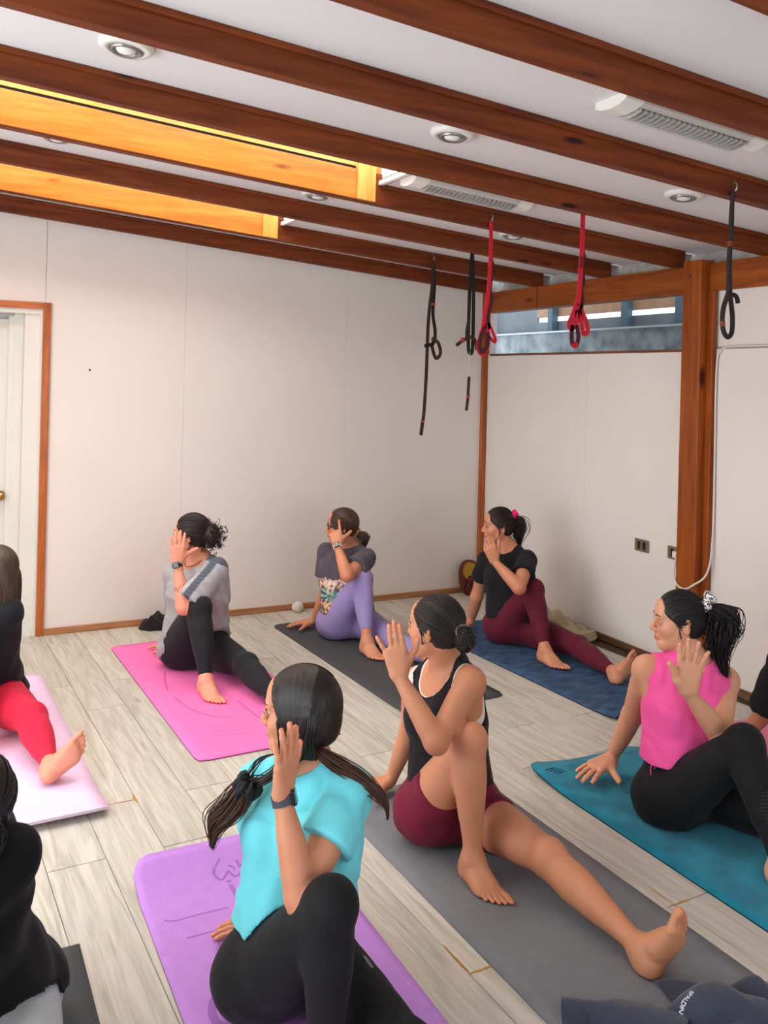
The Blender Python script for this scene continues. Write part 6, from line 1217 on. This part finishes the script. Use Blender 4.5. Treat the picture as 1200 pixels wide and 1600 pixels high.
P, Q = tubes(gl, [np.full(len(x), .0022) for x in gl], 6); np_object('glasses', P, Q, mat('dark glasses frame', (40, 26, 24), .3), p4.root, p4.base)

# ---- woman in burgundy leggings
J = JOINTS['burgundy']
sp5 = dict(skin=SK_WARM, girth=1.02, leg=1.10, arm=1.04, torso=1.04, bust=1.05, res=.008, fine=.0038, face=look(J, -.97, .22, .04),
           handL=dict(D=UZ * .85 - CR * .30 + CT * .1, S=CR * .9 + UZ * .2, kw=dict(curl=(44, 50, 54, 56), splay=(3, 1, -2, -5), thumb=(22, 2))),
           handR=dict(D=-CR * .8 + CT * .3 - UZ * .12, S=CT * .9, kw=FLATHAND), footR=dict(F=V3(.10, -1, -.02)), footL=foot_out(J, .62, .25), skip_fine=(1,))
p5 = make_person('woman in black T-shirt and burgundy leggings on the blue mat', J, sp5)
leggings(p5, cloth_mat('burgundy leggings', (96, 22, 42), .7, .04), (.90, .88), waist=.25, off=.004)
M_BLKTEE = cloth_mat('black cotton tee', (27, 26, 29), .85); tee(p5, M_BLKTEE, .50, .011, .165, .082, .0022, flare=.010, low=1.0)
pony(p5, V3(.0, -.098, .052), [(0, -.098, .052), (.012, -.130, .030), (.016, -.140, -.03), (.012, -.135, -.09), (.01, -.140, -.15)], 120, .032, hair_mat('brown black hair', (40, 28, 26)), cloth_mat('hot pink scrunchie', (244, 34, 118), .5), 5, wave=.006, Rs=.026, rs_=.017, sl='hot pink scrunchie', sp_end=.045, thick=.012)

# ---- woman in red leggings at the left edge
J = JOINTS['red']
sp1 = dict(skin=SK_ROSE, girth=1.05, leg=1.16, arm=1.0, torso=1.12, res=.0085, fine=.0042, face=-CR * .72 - CT * .66, floor=.0115,
           handL=dict(D=UZ, S=CR, kw=dict(curl=(4, 5, 6, 8))), handR=dict(D=-CR - UZ * .1, S=CT, kw=FLATHAND), footR=dict(F=V3(.05, -1, 0)), footL=foot_out(J, 1.0, .1, .15), skip_fine=(0, 1, 2, 3), eyes=())
p1 = make_person('long-haired woman in black T-shirt and crimson leggings at the left edge', J, sp1)
leggings(p1, cloth_mat('crimson leggings', (204, 28, 62), .7, .04), (.90, .9), waist=.24, off=.004, amp=.0016)
tee(p1, cloth_mat('black loose tee', (26, 28, 33), .85), .6, .014, .12, .08, .0042, flare=.012, low=1.06, freq=52, hips=True)
def hair1(pr):
    rs = RS(11); prims, cuts = hair_cap(pr, thick=.014, drop=-.09); prims.append(ell(pr.hp(.01, -.045, -.06), V3(.078, .055, .075) * pr.q, (pr.Lh, pr.Fh, pr.Uh), .03)); st = []
    ctrl = []
    for k in range(700):
        a = rs.uniform(-2.5, 2.5); x, y = math.sin(a), -math.cos(a) * (1 if abs(a) < 1.9 else .5); L = .15 + .06 * rs.rand(); w = .006 * rs.randn()
        ctrl.append([V3(x * .012, -.012 + y * .02, .112), V3(x * .060, -.012 + y * .07, .085), V3(x * .092, -.012 + y * .106, .005), V3(x * .088 + w, -.016 + y * .104, -.075), V3(x * .080 + w, -.02 + y * .100, -L)])
    st.append(draped(pr, ctrl, .0017, 15, .015))
    return build_hair(pr, prims, cuts, st, hair_mat('light brown hair', (76, 58, 48)), .006)
hair1(p1)

# ---- person in black at the bottom left corner
J = JOINTS['darkleft']
sp2 = dict(skin=SK_ROSE, girth=1.05, leg=1.1, torso=1.12, arm=1.15, res=.0095, fine=.004, face=-CR * .72 - CT * .66, handL=dict(D=UZ, S=CR, kw=dict(curl=(4, 5, 6, 8))), handR=dict(D=-CR - UZ * .1, S=CT, kw=FLATHAND), footR=dict(F=V3(.05, -1, 0)), footL=foot_out(J), skip_fine=(0, 1, 2, 3, 4), eyes=())
p2 = make_person('person in loose black top and pale grey trousers at bottom left', J, sp2)
leggings(p2, cloth_mat('pale grey trousers', (176, 178, 182), .85), (.9, .9), waist=.20, off=.005, name='trousers', amp=.002)
tee(p2, cloth_mat('black fleece top', (14, 13, 15), .9), 1.0, .022, .12, .07, .0038, name='long_sleeve_top', flare=.006, low=1.10, freq=40, hips=True)
def hair2(pr):
    rs = RS(22); tie = V3(.02, -.10, -.03); prims, cuts = hair_cap(pr, thick=.012); prims.append(ell(pr.hp(.03, -.125, -.04), V3(.046, .040, .046) * pr.q, (pr.Lh, pr.Fh, pr.Uh), .02)); st = [swept(pr, tie, 380, rs, .0125, .0017)]
    for k in range(150):
        a = rs.rand() * 6.28; c = V3(.03, -.125, -.045); t = np.linspace(0, 1, 16); R = rs.uniform(.03, .052); u, v = nrm(rs.normal(size=3)), nrm(rs.normal(size=3)); v = nrm(v - u * (u @ v)); st.append(([to_world(pr, c + R * (np.cos(a + t * 4)[:, None] * u + np.sin(a + t * 4)[:, None] * v))], [.0017 * np.ones(16)]))
    for k in range(14):
        p0 = V3(.05, -.15, -.05 + .03 * rs.randn()); d = nrm(V3(.8, -.8, rs.uniform(-.6, .4))); t = np.linspace(0, 1, 8)[:, None]; st.append(([to_world(pr, p0 + d * .06 * t)], [np.linspace(.003, .001, 8)]))
    return build_hair(pr, prims, cuts, st, M_BLKHAIR, .006)
hair2(p2)

# ---- person in black at the right edge
J = JOINTS['edge']
sp9 = dict(skin=SK_TAN, girth=1.02, res=.010, fine=.0045, face=-CR * .9 - CT * .3, handL=dict(D=UZ, S=CR, kw=dict(curl=(4, 5, 6, 8))), handR=dict(D=-CR - UZ * .1, S=CT, kw=FLATHAND), footR=dict(F=V3(.05, -1, 0)), footL=foot_out(J), skip_fine=(0, 2, 3, 4), eyes=())
p9 = make_person('person in black T-shirt at the right edge, mostly out of frame', J, sp9)
leggings(p9, M_BLKLEG2, waist=.24); tee(p9, M_BLKTEE, .92, .012, .12, .082, .0025, flare=.012)
pony(p9, V3(.0, -.10, .0), [(0, -.10, .0), (.0, -.13, -.02), (.0, -.14, -.08), (.0, -.13, -.14)], 50, .025, M_BLKHAIR, None, 9)
# ================================================================ LETTERING AND SMALL MARKS
from mathutils.bvhtree import BVHTree
def lettering(text, obj, origin, xdir, normal, size, material, name='lettering', lift=.0012, parent=None, ext=.0006):
    """flat print laid onto the surface of obj"""
    cu = bpy.data.curves.new('type', 'FONT'); cu.body = text; cu.size = size; cu.extrude = ext; cu.align_x = 'CENTER'; cu.align_y = 'CENTER'; cu.space_character = 0.92
    t = bpy.data.objects.new('type', cu); COL.objects.link(t); bpy.context.view_layer.update(); dg = bpy.context.evaluated_depsgraph_get(); me = bpy.data.meshes.new_from_object(t.evaluated_get(dg)); bpy.data.objects.remove(t)
    n = Vector(normal).normalized(); x = Vector(xdir); x = (x - n * x.dot(n)).normalized(); y = n.cross(x); bm = bmesh.new()
    for ob in (obj if isinstance(obj, (list, tuple)) else [obj]): m2 = ob.data.copy(); m2.transform(ob.matrix_world); bm.from_mesh(m2); bpy.data.meshes.remove(m2)
    bv = BVHTree.FromBMesh(bm); bm.free()
    for v in me.vertices:
        p = Vector(origin) + x * v.co.x + y * v.co.y; h = bv.ray_cast(p + n * .15, -n); q = (h[0] if h[0] is not None else p) + n * (lift + v.co.z); v.co = q
    me.materials.clear(); me.materials.append(material); o = bpy.data.objects.new(name, me); COL.objects.link(o); par = parent or obj; o.parent = par; o.matrix_parent_inverse = par.matrix_world.inverted(); return o
bpy.context.view_layer.update()
lettering('SPALDING', sl2, (1.711, 1.609, .10), (-.5, -.1, -.55), (-.65, 0, .75), .017, mat('white print', (226, 228, 232), .7), parent=hs)

# pale swoosh-like print on the stretched thigh of the aqua woman's leggings
def stroke_on(obj, pts, r, material, name, parent, lift=.0008):
    bm = bmesh.new(); bm.from_mesh(obj.data); bm.transform(obj.matrix_world); bv = BVHTree.FromBMesh(bm); bm.free(); out = []
    for p in catmull(pts, 6):
        q, n, _, _ = bv.find_nearest(p); out.append(np.array(q + n * lift))
    P, Q = tubes([out], [np.full(len(out), r)], 5); return np_object(name, P, Q, material, parent, p6.base if parent is p6.root else p8.base)
lg6 = [o for o in p6.root.children if o.name.startswith('leggings')][0]; M_PALE = mat('pale grey print', (170, 172, 178), .6)
c0 = Vector(p6.j['hipL'] + (p6.j['kneeL'] - p6.j['hipL']) * .40 + UZ * .10 + CR * .055)
for k in range(2):
    up_ = Vector((0, 0, .006 - .013 * k)); stroke_on(lg6, [c0 - Vector(FW) * .022 + up_, c0 + up_ * 1.6, c0 + Vector(FW) * .020 + up_ - Vector((0, 0, .006))], .0014, M_PALE, 'printed_logo', p6.root)
# perforated panel on the shin of the pink woman's leggings
bm = bmesh.new(); bm.from_mesh(lg8.data); bm.transform(lg8.matrix_world); bv8 = BVHTree.FromBMesh(bm); bm.free(); dots = MB(); kk, aa = p8.j['kneeR'], p8.j['ankR']; axd = nrm(aa - kk); sd = nrm(np.cross(axd, CT))
for i in range(12):
    for k in range(-4, 5):
        if abs(k) > 4 - abs(i - 5) * .55: continue
        p = kk + (aa - kk) * (.34 + .032 * i) + CT * .12 + sd * (k + .5 * (i % 2)) * .0080; h = bv8.ray_cast(Vector(p), Vector(-CT))
        if h[0] is not None and h[1].dot(Vector(CT)) > .35: dots.lathe([(0.0, .0012), (.0011, .0008), (.0014, -.001)], tuple(h[0]), tuple(h[1]), 6, cap=False)
if dots.v:
    o = dots.build('perforations', mat('perforation grey', (120, 120, 126), .6)); o.parent = p8.root; o.matrix_parent_inverse = p8.root.matrix_world.inverted(); o['kind'] = 'stuff'
